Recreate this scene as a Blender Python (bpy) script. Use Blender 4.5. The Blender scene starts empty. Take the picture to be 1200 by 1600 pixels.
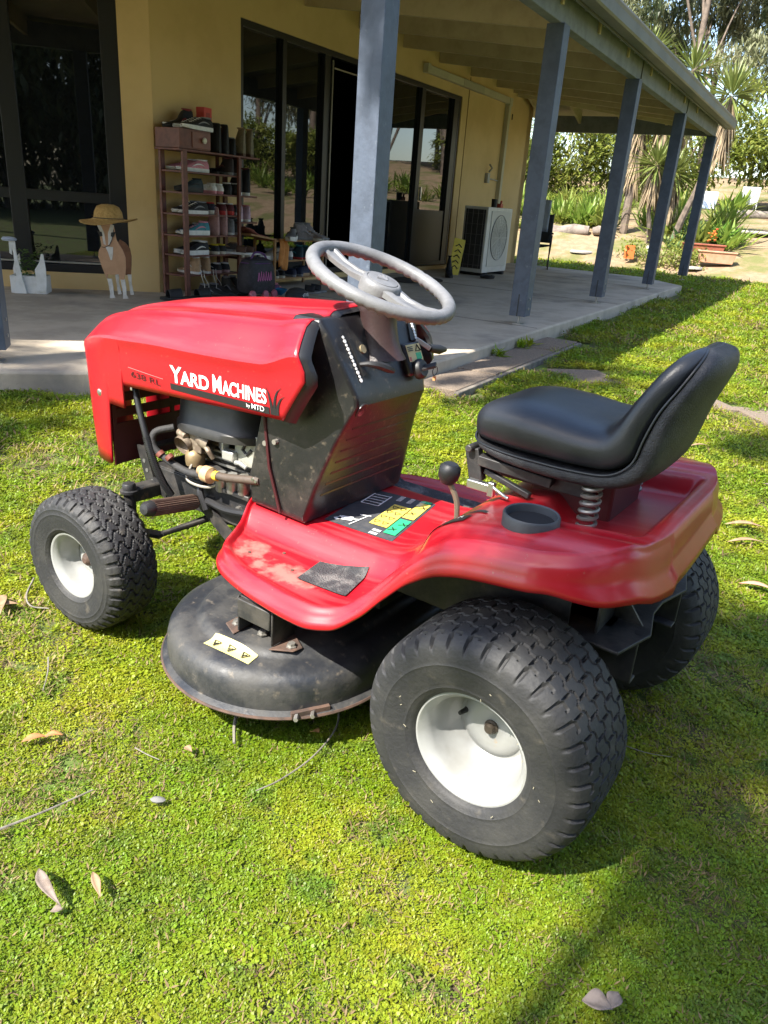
import bpy, bmesh, math, random
import numpy as np
from mathutils import Vector, Matrix
from mathutils.bvhtree import BVHTree
R_ = math.radians
rng = random.Random(7)
scene = bpy.context.scene
C = scene.collection

# ------------------------------------------------------------------ camera
cam_d = bpy.data.cameras.new("camera"); cam = bpy.data.objects.new("camera", cam_d); C.objects.link(cam)
cam_d.sensor_fit = 'HORIZONTAL'; cam_d.sensor_width = 36.0; cam_d.lens = 35.31
cam_d.clip_start = 0.05; cam_d.clip_end = 600
_right = Vector((0.99714669, 0.02883095, 0.06976566))
_up = Vector((-0.07548822, 0.38083669, 0.92155572))
_back = Vector((0, -0.92419273, 0.38192644))
_m = Matrix((_right, _up, _back)).transposed().to_4x4(); _m.translation = (0, 0, 1.12)
cam.matrix_world = _m
scene.camera = cam

# ------------------------------------------------------------------ light
SUN_AZ, SUN_EL = R_(-133), R_(50)
world = bpy.data.worlds.new("World"); scene.world = world; world.use_nodes = True
wn_ = world.node_tree.nodes; wl_ = world.node_tree.links
sky = wn_.new('ShaderNodeTexSky'); sky.sky_type = 'NISHITA'; sky.sun_disc = False
sky.sun_elevation = SUN_EL; sky.sun_rotation = SUN_AZ; sky.dust_density = 1.2
bg = wn_['Background']; wl_.new(sky.outputs[0], bg.inputs[0]); bg.inputs[1].default_value = 0.15
sd = bpy.data.lights.new("sun", 'SUN'); sd.energy = 5.0; sd.angle = R_(0.55); sd.color = (1, 0.95, 0.86)
sun = bpy.data.objects.new("sun", sd); C.objects.link(sun)
to_sun = Vector((math.cos(SUN_EL)*math.sin(SUN_AZ), math.cos(SUN_EL)*math.cos(SUN_AZ), math.sin(SUN_EL)))
sun.rotation_euler = to_sun.to_track_quat('Z', 'Y').to_euler(); sun.location = to_sun*30
scene.view_settings.view_transform = 'Standard'; scene.view_settings.look = 'None'
scene.view_settings.exposure = 1.55; scene.view_settings.gamma = 1.0
scene.view_settings.use_curve_mapping = False
scene.cycles.max_bounces = 8; scene.cycles.transparent_max_bounces = 12

# ------------------------------------------------------------------ helpers
MATS = {}
def mat(name, col, rough=0.6, col2=None, scale=6.0, metal=0.0, bump=0.0, bscale=60.0, coat=0.0, spec=0.5,
        lo=0.4, hi=0.65, detail=4.0, rvar=0.0, ior=None, trans=0.0, col3=None, scale3=1.0, lo3=0.5, hi3=0.7, world_co=False, rand=0.0):
    """procedural principled material: noise between two or three colours, fine bump"""
    if name in MATS: return MATS[name]
    m = bpy.data.materials.new(name); m.use_nodes = True
    nt = m.node_tree; N = nt.nodes; Lk = nt.links; P = N['Principled BSDF']
    P.inputs['Roughness'].default_value = rough; P.inputs['Metallic'].default_value = metal
    P.inputs['Specular IOR Level'].default_value = spec
    P.inputs['Coat Weight'].default_value = coat; P.inputs['Coat Roughness'].default_value = 0.15
    if ior: P.inputs['IOR'].default_value = ior
    P.inputs['Base Color'].default_value = (*col, 1)
    if world_co:
        g = N.new('ShaderNodeNewGeometry'); co = g.outputs['Position']
    else:
        t = N.new('ShaderNodeTexCoord'); co = t.outputs['Object']
    cur = None
    if col2:
        n = N.new('ShaderNodeTexNoise'); n.inputs['Scale'].default_value = scale; n.inputs['Detail'].default_value = detail
        n.inputs['Roughness'].default_value = 0.65
        Lk.new(co, n.inputs['Vector'])
        mr = N.new('ShaderNodeMapRange'); mr.interpolation_type = 'SMOOTHSTEP'
        mr.inputs[1].default_value = lo; mr.inputs[2].default_value = hi
        Lk.new(n.outputs['Fac'], mr.inputs[0])
        mx = N.new('ShaderNodeMix'); mx.data_type = 'RGBA'
        mx.inputs[6].default_value = (*col, 1); mx.inputs[7].default_value = (*col2, 1)
        Lk.new(mr.outputs[0], mx.inputs[0]); cur = mx.outputs[2]
        if rvar:
            ma = N.new('ShaderNodeMath'); ma.operation = 'MULTIPLY_ADD'
            Lk.new(mr.outputs[0], ma.inputs[0]); ma.inputs[1].default_value = rvar; ma.inputs[2].default_value = rough
            Lk.new(ma.outputs[0], P.inputs['Roughness'])
        if col3:
            n3 = N.new('ShaderNodeTexNoise'); n3.inputs['Scale'].default_value = scale3; n3.inputs['Detail'].default_value = 5
            n3.inputs['Roughness'].default_value = 0.6
            Lk.new(co, n3.inputs['Vector'])
            m3 = N.new('ShaderNodeMapRange'); m3.interpolation_type = 'SMOOTHSTEP'
            m3.inputs[1].default_value = lo3; m3.inputs[2].default_value = hi3
            Lk.new(n3.outputs['Fac'], m3.inputs[0])
            x3 = N.new('ShaderNodeMix'); x3.data_type = 'RGBA'; x3.inputs[7].default_value = (*col3, 1)
            Lk.new(cur, x3.inputs[6]); Lk.new(m3.outputs[0], x3.inputs[0]); cur = x3.outputs[2]
        if rand:
            oi = N.new('ShaderNodeObjectInfo'); hs = N.new('ShaderNodeHueSaturation')
            r1 = N.new('ShaderNodeMapRange'); r1.inputs[3].default_value = 1-rand; r1.inputs[4].default_value = 1+rand
            Lk.new(oi.outputs['Random'], r1.inputs[0]); Lk.new(r1.outputs[0], hs.inputs['Value'])
            r2 = N.new('ShaderNodeMapRange'); r2.inputs[3].default_value = 0.5-rand*0.09; r2.inputs[4].default_value = 0.5+rand*0.06
            Lk.new(oi.outputs['Random'], r2.inputs[0]); Lk.new(r2.outputs[0], hs.inputs['Hue'])
            Lk.new(cur, hs.inputs['Color']); cur = hs.outputs['Color']
        Lk.new(cur, P.inputs['Base Color'])
    if bump:
        b = N.new('ShaderNodeTexNoise'); b.inputs['Scale'].default_value = bscale; b.inputs['Detail'].default_value = 3
        Lk.new(co, b.inputs['Vector'])
        bp = N.new('ShaderNodeBump'); bp.inputs['Strength'].default_value = bump; bp.inputs['Distance'].default_value = 0.01
        Lk.new(b.outputs['Fac'], bp.inputs['Height']); Lk.new(bp.outputs[0], P.inputs['Normal'])
    if trans:
        tr = N.new('ShaderNodeBsdfTranslucent'); ms = N.new('ShaderNodeMixShader'); ms.inputs[0].default_value = trans
        if cur: Lk.new(cur, tr.inputs['Color'])
        else: tr.inputs['Color'].default_value = (*col, 1)
        out = N['Material Output']
        Lk.new(P.outputs[0], ms.inputs[1]); Lk.new(tr.outputs[0], ms.inputs[2]); Lk.new(ms.outputs[0], out.inputs[0])
    MATS[name] = m
    return m

def tag(o, label=None, cat=None, group=None, kind=None):
    if label: o['label'] = label
    if cat: o['category'] = cat
    if group: o['group'] = group
    if kind: o['kind'] = kind
    return o

def empty(name, loc=(0, 0, 0), rz=0.0, parent=None):
    o = bpy.data.objects.new(name, None); C.objects.link(o); o.location = loc; o.rotation_euler = (0, 0, rz)
    o.empty_display_size = 0.1
    if parent: o.parent = parent
    return o

def copy_tree(o, parent=None):
    c = o.copy(); C.objects.link(c); c.parent = parent
    for ch in list(o.children): copy_tree(ch, c)
    return c

class MB:
    def __init__(s): s.v = []; s.f = []; s.mi = []; s.m = 0
    def add(s, vs, fs):
        o = len(s.v); s.v += [tuple(p) for p in vs]; s.f += [tuple(i+o for i in f) for f in fs]; s.mi += [s.m]*len(fs); return s
    def box(s, c, d, M=None):
        x, y, z = d[0]/2, d[1]/2, d[2]/2
        vs = [Vector((a*x, b*y, e*z)) for a in (-1, 1) for b in (-1, 1) for e in (-1, 1)]
        if M is not None: vs = [M @ p for p in vs]
        c = Vector(c)
        return s.add([p+c for p in vs], [(0, 1, 3, 2), (4, 6, 7, 5), (0, 4, 5, 1), (2, 3, 7, 6), (0, 2, 6, 4), (1, 5, 7, 3)])
    def bar(s, a, b, w, h, up=(0, 0, 1)):
        a, b = Vector(a), Vector(b); d = (b-a); L = d.length; d.normalize(); up = Vector(up)
        sd_ = d.cross(up)
        if sd_.length < 1e-4: sd_ = d.cross(Vector((1, 0, 0)))
        sd_.normalize(); u2 = sd_.cross(d)
        M = Matrix((d, sd_, u2)).transposed()
        return s.box((a+b)/2, (L, w, h), M)
    def prism(s, poly, lo, hi, axis='Z', M=None):
        """polygon in the plane normal to axis, extruded lo..hi"""
        n = len(poly)
        def P(p, t):
            if axis == 'Z': q = (p[0], p[1], t)
            elif axis == 'Y': q = (p[0], t, p[1])
            else: q = (t, p[0], p[1])
            return M @ Vector(q) if M is not None else q
        vs = [P(p, lo) for p in poly]+[P(p, hi) for p in poly]
        fs = [tuple(range(n-1, -1, -1)), tuple(range(n, 2*n))]+[(i, (i+1) % n, n+(i+1) % n, n+i) for i in range(n)]
        return s.add(vs, fs)
    def tube(s, pts, r, n=8, cap=True, closed=False):
        pts = [Vector(p) for p in pts]; k = len(pts); rs = r if hasattr(r, '__len__') else [r]*k
        t0 = None; rings = []
        for i in range(k):
            if closed: t = pts[(i+1) % k]-pts[i-1]
            else: t = pts[min(i+1, k-1)]-pts[max(i-1, 0)]
            t.normalize()
            if t0 is None:
                a = Vector((0, 0, 1)) if abs(t.z) < 0.9 else Vector((1, 0, 0))
                nx = t.cross(a).normalized()
            else:
                nx = (nx - t*nx.dot(t)).normalized()
            ny = t.cross(nx); t0 = t
            rings.append([pts[i]+(nx*math.cos(q)+ny*math.sin(q))*rs[i] for q in [2*math.pi*j/n for j in range(n)]])
        vs = [p for g in rings for p in g]; fs = []
        for i in range(k if closed else k-1):
            a, b = i*n, ((i+1) % k)*n
            for j in range(n): fs.append((a+j, a+(j+1) % n, b+(j+1) % n, b+j))
        if cap and not closed:
            fs.append(tuple(range(n-1, -1, -1))); fs.append(tuple((k-1)*n+j for j in range(n)))
        return s.add(vs, fs)
    def lathe(s, prof, n=24, M=None, cap=False):
        k = len(prof); vs = []; fs = []
        for r, z in prof:
            for j in range(n):
                q = 2*math.pi*j/n; p = Vector((r*math.cos(q), r*math.sin(q), z)); vs.append(M @ p if M is not None else p)
        for i in range(k-1):
            for j in range(n): fs.append((i*n+j, i*n+(j+1) % n, (i+1)*n+(j+1) % n, (i+1)*n+j))
        if cap:
            fs.append(tuple(range(n-1, -1, -1))); fs.append(tuple((k-1)*n+j for j in range(n)))
        return s.add(vs, fs)
    def grid(s, rows, cu=False, cv=False, skip=None):
        a = len(rows); b = len(rows[0]); vs = [p for r in rows for p in r]; fs = []
        for i in range(a if cu else a-1):
            for j in range(b if cv else b-1):
                if skip and skip(i, j): continue
                i2 = (i+1) % a; j2 = (j+1) % b
                fs.append((i*b+j, i*b+j2, i2*b+j2, i2*b+j))
        return s.add(vs, fs)
    def build(s, name, m, parent=None, smooth=40, bevel=0, bseg=2, sub=0, loc=None, rot=None, solid=0, fixn=True):
        me = bpy.data.meshes.new(name); me.from_pydata([tuple(p) for p in s.v], [], s.f)
        ms = m if isinstance(m, (list, tuple)) else [m]
        for x in ms: me.materials.append(x)
        if len(ms) > 1: me.polygons.foreach_set('material_index', s.mi)
        if fixn:
            b = bmesh.new(); b.from_mesh(me); bmesh.ops.recalc_face_normals(b, faces=b.faces); b.to_mesh(me); b.free()
        if smooth:
            me.shade_smooth()
            if smooth < 180: me.set_sharp_from_angle(angle=R_(smooth))
        o = bpy.data.objects.new(name, me); C.objects.link(o)
        if parent: o.parent = parent
        if loc: o.location = loc
        if rot: o.rotation_euler = rot
        if solid:
            q = o.modifiers.new('s', 'SOLIDIFY'); q.thickness = solid; q.offset = -1
        if bevel:
            q = o.modifiers.new('b', 'BEVEL'); q.width = bevel; q.segments = bseg; q.limit_method = 'ANGLE'; q.angle_limit = R_(35)
            if smooth: q.harden_normals = False
        if sub:
            q = o.modifiers.new('u', 'SUBSURF'); q.levels = sub; q.render_levels = sub
        return o

def lerp(a, b, t): return a+(b-a)*t
def sst(a, b, x):
    t = min(1, max(0, (x-a)/(b-a))); return t*t*(3-2*t)
def catmull(xs, ys, x):
    """smooth monotone-ish interpolation of table xs->ys (xs increasing)"""
    return float(np.interp(x, xs, ys)) if len(xs) < 3 else _pchip(xs, ys, x)
def _pchip(xs, ys, x):
    x = min(max(x, xs[0]), xs[-1]); n = len(xs)
    i = 0
    while i < n-2 and x > xs[i+1]: i += 1
    h = [xs[j+1]-xs[j] for j in range(n-1)]; d = [(ys[j+1]-ys[j])/h[j] for j in range(n-1)]
    def sl(j):
        if j == 0: return d[0]
        if j == n-1: return d[-1]
        if d[j-1]*d[j] <= 0: return 0.0
        w1 = 2*h[j]+h[j-1]; w2 = h[j]+2*h[j-1]
        return (w1+w2)/(w1/d[j-1]+w2/d[j])
    t = (x-xs[i])/h[i]; m0 = sl(i)*h[i]; m1 = sl(i+1)*h[i]
    return (2*t**3-3*t*t+1)*ys[i]+(t**3-2*t*t+t)*m0+(-2*t**3+3*t*t)*ys[i+1]+(t**3-t*t)*m1
def spline(pts, n):
    """Catmull-Rom through points"""
    P = [Vector(p) for p in pts]; P = [2*P[0]-P[1]]+P+[2*P[-1]-P[-2]]; out = []
    for i in range(1, len(P)-2):
        for k in range(n):
            t = k/n; a, b, c, d = P[i-1:i+3]
            out.append(0.5*((2*b)+(c-a)*t+(2*a-5*b+4*c-d)*t*t+(-a+3*b-3*c+d)*t**3))
    out.append(P[-2]); return out

def text_mesh(body, size, extrude=0.0, bold=0.0, spacing=1.0):
    """vertices/faces of a line of lettering in the XY plane, baseline at y=0, starting at x=0"""
    cu = bpy.data.curves.new('txt', 'FONT'); cu.body = body; cu.size = size; cu.extrude = extrude; cu.offset = bold; cu.space_character = spacing
    o = bpy.data.objects.new('txt', cu); C.objects.link(o)
    dg = bpy.context.evaluated_depsgraph_get(); me = bpy.data.meshes.new_from_object(o.evaluated_get(dg))
    vs = [tuple(v.co) for v in me.vertices]; fs = [tuple(p.vertices) for p in me.polygons]
    bpy.data.objects.remove(o); bpy.data.curves.remove(cu); bpy.data.meshes.remove(me)
    return vs, fs
# ------------------------------------------------------------------ materials
M_conc = mat('concrete', (.47, .395, .30), .9, (.36, .30, .225), 2.2, bump=.25, bscale=90, col3=(.17, .155, .135), scale3=.9, lo3=.5, hi3=.75)
M_wall = mat('render_wall', (.66, .47, .215), .85, (.60, .42, .185), 1.5, bump=.25, bscale=160)
M_post = mat('post_paint', (.075, .095, .135), .55, (.055, .07, .10), 7, bump=.15, bscale=40, col3=(.12, .145, .18), scale3=18, lo3=.64, hi3=.75)
M_beam = mat('beam_paint', (.175, .185, .19), .7, (.13, .14, .145), 6, bump=.15, bscale=50)
M_gut = mat('gutter_paint', (.13, .128, .112), .5, (.10, .10, .088), 3)
M_raft = mat('rafter_paint', (.50, .40, .23), .7, (.44, .34, .19), 4, bump=.1, bscale=50)
M_roofu = mat('roof_sheet', (.44, .36, .21), .7, (.38, .31, .18), 3)
M_frame = mat('door_frame', (.012, .012, .014), .4)
M_glass = mat('tinted_glass', (.006, .007, .008), .015, ior=1.75, bump=.012, bscale=2.2)
M_dark = mat('dark_room', (.02, .019, .018), .9)  # near-black colour stands for the unlit interior
M_rackw = mat('rack_wood', (.15, .045, .028), .5, (.10, .028, .018), 14, bump=.1, bscale=60)
M_pine = mat('pine_wood', (.36, .20, .08), .6, (.28, .14, .05), 20)
M_white = mat('white_paint', (.72, .72, .70), .5, (.6, .6, .57), 8)
M_acw = mat('ac_enamel', (.62, .60, .54), .45, (.54, .52, .46), 4)
M_black = mat('black_plastic', (.016, .016, .017), .5)
M_chrome = mat('zinc', (.55, .55, .54), .35, metal=1.0)
M_rub = mat('rubber', (.022, .022, .023), .75, (.035, .033, .031), 25, bump=.2, bscale=120)
M_lace = mat('lace', (.65, .62, .55), .8)

# ------------------------------------------------------------------ house frame
HAZ = R_(90-28.4)
house = tag(empty('house', (0, 0, 0), HAZ), 'yellow rendered house with dark sliding doors and a long veranda on slate blue posts', 'house')
def H(x, y, z=0.0):
    """house coordinates (along veranda, into the house, up) -> world"""
    c, s = math.cos(HAZ), math.sin(HAZ); return Vector((x*c-y*s, x*s+y*c, z))
S2 = math.sqrt(.5)
WY = 5.75; WC = (5.6, WY)          # door wall plane and the corner of the bay
EX = 4.07; EY = 2.22               # bend of the slab edge
def bay(c, s, d=0.0):              # along the bay wall to the left by s, outwards by d
    return (c[0]-s*S2-d*S2, c[1]+s*S2-d*S2)

# floor of the veranda
b = MB()
far = bay((EX, EY), 7.0)
poly = [(EX, EY), (14.15, EY), (14.15, 2.9), (15.95, 2.9), (15.95, WY+.5), (WC[0]+.2, WY+.5), bay(WC, 7.0), far]
poly = [(EX, EY), (14.2, EY), (15.3, EY+.9), (15.3, WY+.6), (WC[0]+.2, WY+.6), bay(WC, 7.0, -.5), far]
b.prism([H(*p)[:2] for p in poly], -.25, .12)
slab = tag(b.build('veranda_floor', M_conc, None, bevel=.018), kind='structure')
# control joints scored in the slab: thin dark inlays
for x in (6.9, 9.9, 12.9):
    q = MB(); q.prism([H(x, EY+.05)[:2], H(x+.012, EY+.05)[:2], H(x+.012, WY)[:2], H(x, WY)[:2]], .1, .1215); q.build('joint', mat('joint', (.09, .085, .08), .9), slab)

# walls
b = MB(); T = .22
b.box(((WC[0]+6.86)/2, WY+T/2, 1.7), (6.86-WC[0], T, 3.3))
b.box(((6.86+12.2)/2, WY+T/2, 3.03), (12.2-6.86, T, .66))
b.box(((6.86+12.2)/2, WY+T/2, .13), (12.2-6.86, T, .10))
b.box(((12.2+15.4)/2, WY+T/2, 1.7), (3.2, T, 3.3))
b.box((15.4-T/2, WY+3, 1.7), (T, 6, 3.3))
# bay wall (45 degrees)
Mb = Matrix.Rotation(R_(135), 3, 'Z')
def baybox(bb, s0, s1, z0, z1, d0, d1):
    c = bay(WC, (s0+s1)/2, (d0+d1)/2); bb.box((c[0], c[1], (z0+z1)/2), (s1-s0, abs(d1-d0), z1-z0), Mb)
baybox(b, -.02, .25, .05, 3.3, -.22, 0)
baybox(b, .25, 6, .05, .27, -.22, 0)
baybox(b, .25, 6, 2.72, 3.3, -.22, 0)
b.build('wall', M_wall, house, smooth=0)
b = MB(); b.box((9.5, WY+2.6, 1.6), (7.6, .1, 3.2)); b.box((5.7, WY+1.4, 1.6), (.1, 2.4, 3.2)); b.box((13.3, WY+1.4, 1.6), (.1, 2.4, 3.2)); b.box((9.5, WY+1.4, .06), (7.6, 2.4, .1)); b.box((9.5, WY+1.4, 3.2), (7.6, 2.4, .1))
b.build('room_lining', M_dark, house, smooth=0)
# vertical movement joint in the render
b = MB(); b.box((12.42, WY-.004, 1.7), (.012, .008, 2.6)); b.build('wall_joint', mat('joint_y', (.25, .15, .05), .9), house, smooth=0)

# sliding doors: frames and panes
def window(x0, x1, z0, z1, y, pane_y, mull=(), rail=(), fr=.06, name='sliding_door', panes=None):
    b = MB()
    for x in (x0+fr/2, x1-fr/2): b.box((x, y, (z0+z1)/2), (fr, .09, z1-z0))
    b.box(((x0+x1)/2, y, z1-fr/2), (x1-x0-2*fr, .088, fr)); b.box(((x0+x1)/2, y, z0+fr/2), (x1-x0-2*fr, .088, fr))
    for x, w in mull: b.box((x, y-.004, (z0+z1)/2), (w, .08, z1-z0-2*fr))
    w = b.build(name, M_frame, house, smooth=0, bevel=.004)
    for k, (a, c) in enumerate(panes):
        q = MB(); q.box(((a+c)/2, pane_y+.004*k, (z0+z1)/2), (c-a, .006, z1-z0-2*fr)); q.build('pane', M_glass, w, smooth=0)
    return w
w = window(6.86, 9.75, .19, 2.70, WY+.06, WY+.07, [(7.62, .07), (8.46, .13)], panes=[(6.92, 7.59), (7.65, 8.40)])
q = MB(); q.bar((8.56, WY+.0, 2.52), (9.6, WY+.0, 2.52), .012, .016); q.build('track', M_chrome, w)
q = MB(); q.bar((8.535, WY-.0, .25), (8.535, WY-.0, 2.6), .012, .02); q.build('edge_strip', mat('strip', (.22, .2, .17), .4), w)
w = window(9.75, 12.2, .19, 2.70, WY+.06, WY+.07, [(10.0, .1), (10.93, .12), (12.05, .16)], panes=[(10.05, 10.87), (10.99, 11.97)])
q = MB(); q.box((11.48, WY+.05, .62), (.98, .03, .80)); q.build('kick_panel', M_frame, w, smooth=0)
q = MB(); q.box((11.02, WY+.0, 1.25), (.03, .03, .18)); q.build('handle', M_chrome, w, smooth=0)
# bay window
b = MB()
for s0, s1 in ((.25, .40), (1.12, 1.26), (2.6, 2.75), (4, 4.1)): baybox(b, s0, s1, .27, 2.72, -.1, -.02)
for z0, z1 in ((.27, .34), (.90, .99), (2.66, 2.72)): baybox(b, .40, 4.0, z0, z1, -.098, -.022)
bw = b.build('bay_window', M_frame, house, smooth=0, bevel=.004)
for s0, s1 in ((.40, 1.12), (1.26, 2.6), (2.75, 4)):
    for z0, z1 in ((.34, .9), (.99, 2.66)):
        q = MB(); baybox(q, s0, s1, z0, z1, -.07, -.06); q.build('pane', M_glass, bw, smooth=0)
q = MB(); baybox(q, .3, 3.9, .352, .366, -.052, -.03); q.build('sill_strip', mat('sill_alu', (.5, .5, .5), .3, metal=.8), bw, smooth=0)
b = MB(); baybox(b, .2, 4.6, .2, 2.8, -.75, -.7); b.build('dark_backing', M_dark, house, smooth=0)  # added near-black sheet stands for the dark interior behind the bay panes

# roof sheet, rafters, beam, gutter, posts
RY0, RZ0, RZ1 = 2.20, 2.83, 3.25
def rz(y): return lerp(RZ0, RZ1, (y-RY0)/(WY-RY0))
ec = (EX+.0, RY0); 
b = MB()
mid_e = (EX+.01, RY0); wc = (WC[0], WY)
e_far = bay(mid_e, 7); w_far = bay(wc, 7)
for dz in (0, .05):
    pass
quads = [[(mid_e[0], mid_e[1], RZ0), (16.0, RY0, RZ0), (14.5, WY, RZ1), (wc[0], wc[1], RZ1)],
         [(16.0, RY0, RZ0), (16.0, WY+.4, RZ0), (14.5, WY+.0, RZ1)],
         [(e_far[0], e_far[1], RZ0), (mid_e[0], mid_e[1], RZ0), (wc[0], wc[1], RZ1), (w_far[0], w_far[1], RZ1)]]
for qd in quads:
    k = len(qd)
    b.add([(x, y, z) for x, y, z in qd]+[(x, y, z+.04) for x, y, z in qd], [tuple(range(k-1, -1, -1)), tuple(range(k, 2*k))]+[(i, (i+1) % k, k+(i+1) % k, k+i) for i in range(k)])
# upper roof over the house itself
b.add([(5, WY-.05, RZ1+.03), (14.5, WY-.05, RZ1+.03), (14.5, 10, RZ1+1.2), (3, 10, RZ1+1.2), w_far+(RZ1+.03,), (w_far[0]+2, w_far[1]+3, RZ1+1.2)], [(0, 1, 2, 3), (4, 0, 3, 5)])
roof = b.build('roof', M_roofu, house, smooth=0)
xs = [4.95, 5.7, 6.85, 7.95, 9.07, 10.2, 11.3, 12.42, 13.5]
for i, x in enumerate(xs):
    y1 = WY-.003
    if x < WC[0]: y1 = lerp(RY0, WY, (x-EX)/(WC[0]-EX))
    q = MB(); dpt = .225
    za, zb = rz(2.42)-.005, rz(y1)-.005
    q.add([(x+sx, yy, zz) for sx in (-.022, .022) for yy, zz in ((2.42, za-dpt+.04), (y1, zb-dpt), (y1, zb), (2.42, za))],
          [(0, 1, 2, 3), (7, 6, 5, 4), (0, 4, 5, 1), (1, 5, 6, 2), (2, 6, 7, 3), (3, 7, 4, 0)])
    q.build('rafter', M_raft, house, smooth=0)
# hip rafter and jacks at the far end
def raf(p, q_, d=.2):
    m = MB(); p, q_ = Vector(p), Vector(q_); sd_ = (q_-p).cross(Vector((0, 0, 1))).normalized()*.022
    m.add([p+sd_*s+Vector((0, 0, -d*k)) for s in (-1, 1) for k in (1, 0)]+[q_+sd_*s+Vector((0, 0, -d*k)) for s in (-1, 1) for k in (1, 0)],
          [(0, 1, 3, 2), (4, 6, 7, 5), (0, 4, 5, 1), (2, 3, 7, 6), (0, 2, 6, 4), (1, 5, 7, 3)])
    m.build('rafter', M_raft, house, smooth=0)
def hz(x, y):      # underside of the roof over the hipped end
    xh = lerp(16.0, 14.5, (y-RY0)/(WY-RY0)); return rz(y) if x < xh else lerp(rz(y), RZ0, (x-xh)/max(.01, 16.0-xh))
raf((15.72, 2.55, hz(15.72, 2.55)-.01), (14.5, 5.74, RZ1-.01), .24)
for x in (14.3, 15.0): raf((x, 2.56, rz(2.56)-.012), (x, lerp(RY0, WY, (16-x)/1.5)-.1, rz(lerp(RY0, WY, (16-x)/1.5)-.1)-.012), .2)
for y in (3.3, 4.1, 4.9, 5.6):
    xh = lerp(16.0, 14.5, (y-RY0)/(WY-RY0)); raf((15.68, y, hz(15.68, y)-.012), (xh+.04, y, rz(y)-.012), .2)
for i, s in enumerate((.55, 1.65, 2.75, 3.85)):
    a = bay((EX+.01, 2.42), s); c = bay((WC[0]-.01, WY), s-.62 if s > .62 else 0); 
    raf((*bay((4.13, 2.42), s), rz(2.42)+.0), (*bay((WC[0], WY), max(.03, s-.62), 0.01), RZ1-.01), .21)
# beams
b = MB(); b.box(((4.13+15.78)/2, 2.49, 2.685), (15.78-4.13, .10, .26)); b.build('beam', M_beam, house, smooth=0, bevel=.006)
b = MB(); p0 = (4.13, 2.49); p1 = bay(p0, 6.5); b.bar((*p0, 2.684), (*p1, 2.684), .10, .258); b.build('beam', M_beam, house, smooth=0, bevel=.006)
b = MB(); b.box((15.72, (2.55+5.7)/2, 2.70), (.09, 3.15, .28)); b.build('beam', M_beam, house, smooth=0, bevel=.006)
# joint straps on the beam
for x in (9.7, 12.66):
    q = MB(); q.box((x+.09, 2.433, 2.70), (.012, .012, .25)); q.build('strap', M_gut, house, smooth=0)
for x in [5.0+.62*i for i in range(18)]:
    q = MB(); q.tube([(x, 2.44, 2.76), (x, 2.425, 2.76)], .012, 6); q.build('bolt', M_chrome, house)
# gutter with a rolled front
b = MB()
prof = [(2.30, 2.70), (2.19, 2.70), (2.175, 2.715), (2.172, 2.80), (2.162, 2.825), (2.17, 2.845), (2.19, 2.845), (2.19, 2.82), (2.185, 2.72), (2.29, 2.72), (2.30, 2.845), (2.31, 2.845)]
a = [(4.05+(2.2-y)*-.414, y, z) for y, z in prof]; c = [(16.02, y, z) for y, z in prof]
b.grid([a, c]); b.add(c, [tuple(range(len(c)))])
d = [(*bay((p[0], p[1]), 6.8), p[2]) for p in a]; b.grid([d, a])
b.build('gutter', M_gut, house, smooth=0)
b = MB(); b.box(((4.2+15.98)/2, 2.325, 2.765), (15.98-4.2, .022, .15)); b.build('fascia', M_gut, house, smooth=0)
# posts on steel stirrups
def post(x, y, rot=0.0, z1=2.556):
    r = MB(); w = .155; r.box((0, 0, (z1+.2)/2), (w, w, z1-.2)); p = r.build('post', M_post, house, smooth=0, bevel=.005, loc=(x, y, 0), rot=(0, 0, rot))
    q = MB(); q.box((0, 0, .165), (.022, .012, .11)); q.box((0, 0, .124), (.09, .09, .01)); q.build('stirrup', mat('galv', (.35, .34, .32), .5, metal=.6), p, smooth=0)
    q = MB(); q.box((-.0785, 0, .30), (.003, .010, .20)); q.build('slot', M_black, p, smooth=0)
    for zz in (.27, .36):
        q = MB(); q.tube([(0, -.076, zz), (0, -.084, zz)], .011, 8); q.build('bolt', mat('galv', (.35, .34, .32)), p)
    return p
for x in (7.0, 9.72, 12.65, 15.70): post(x, 2.49)
post(4.13, 2.49, R_(-22.5*0)); p0 = bay((4.13, 2.49), 2.125); post(p0[0], p0[1], R_(45)); p0 = bay((4.13, 2.49), 5.0); post(p0[0], p0[1], R_(45))
post(15.75, 5.55)
# fluorescent-style duct cover (split system line set) and down pipe
M_duct = mat('duct_cover', (.50, .46, .33), .55, (.44, .40, .28), 3)
b = MB(); b.box((12.43, WY-.04, 2.876), (3.2, .078, .098)); b.box((10.84, WY-.04, 2.88), (.08, .09, .12))
dc = b.build('duct_cover', M_duct, house, smooth=0, bevel=.008)
q = MB(); q.box((12.43, WY-.043, 2.876), (.8, .084, .104)); q.build('duct_joint', mat('duct_b', (.40, .37, .27), .55), dc, smooth=0, bevel=.006)
q = MB(); q.box((14.03, WY-.04, 2.0), (.10, .08, 1.7)); q.box((14.04, WY-.044, 2.86), (.13, .092, .13)); q.build('down_duct', M_duct, dc, smooth=0, bevel=.008)
# isolator switch and bracket
q = MB(); q.box((13.46, WY-.03, 1.60), (.10, .06, .16)); q.tube([(13.46, WY-.05, 1.70), (13.44, WY-.11, 1.76), (13.46, WY-.05, 1.82)], .018, 8); q.bar((13.51, WY-.02, 1.60), (14.0, WY-.02, 1.58), .02, .02)
q.build('isolator_switch', mat('grey_pvc', (.34, .33, .30), .5), house, bevel=.006)
q = MB(); q.box((14.35, WY-.006, 2.66), (.02, .012, .09)); q.build('hook', M_black, house)
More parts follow.
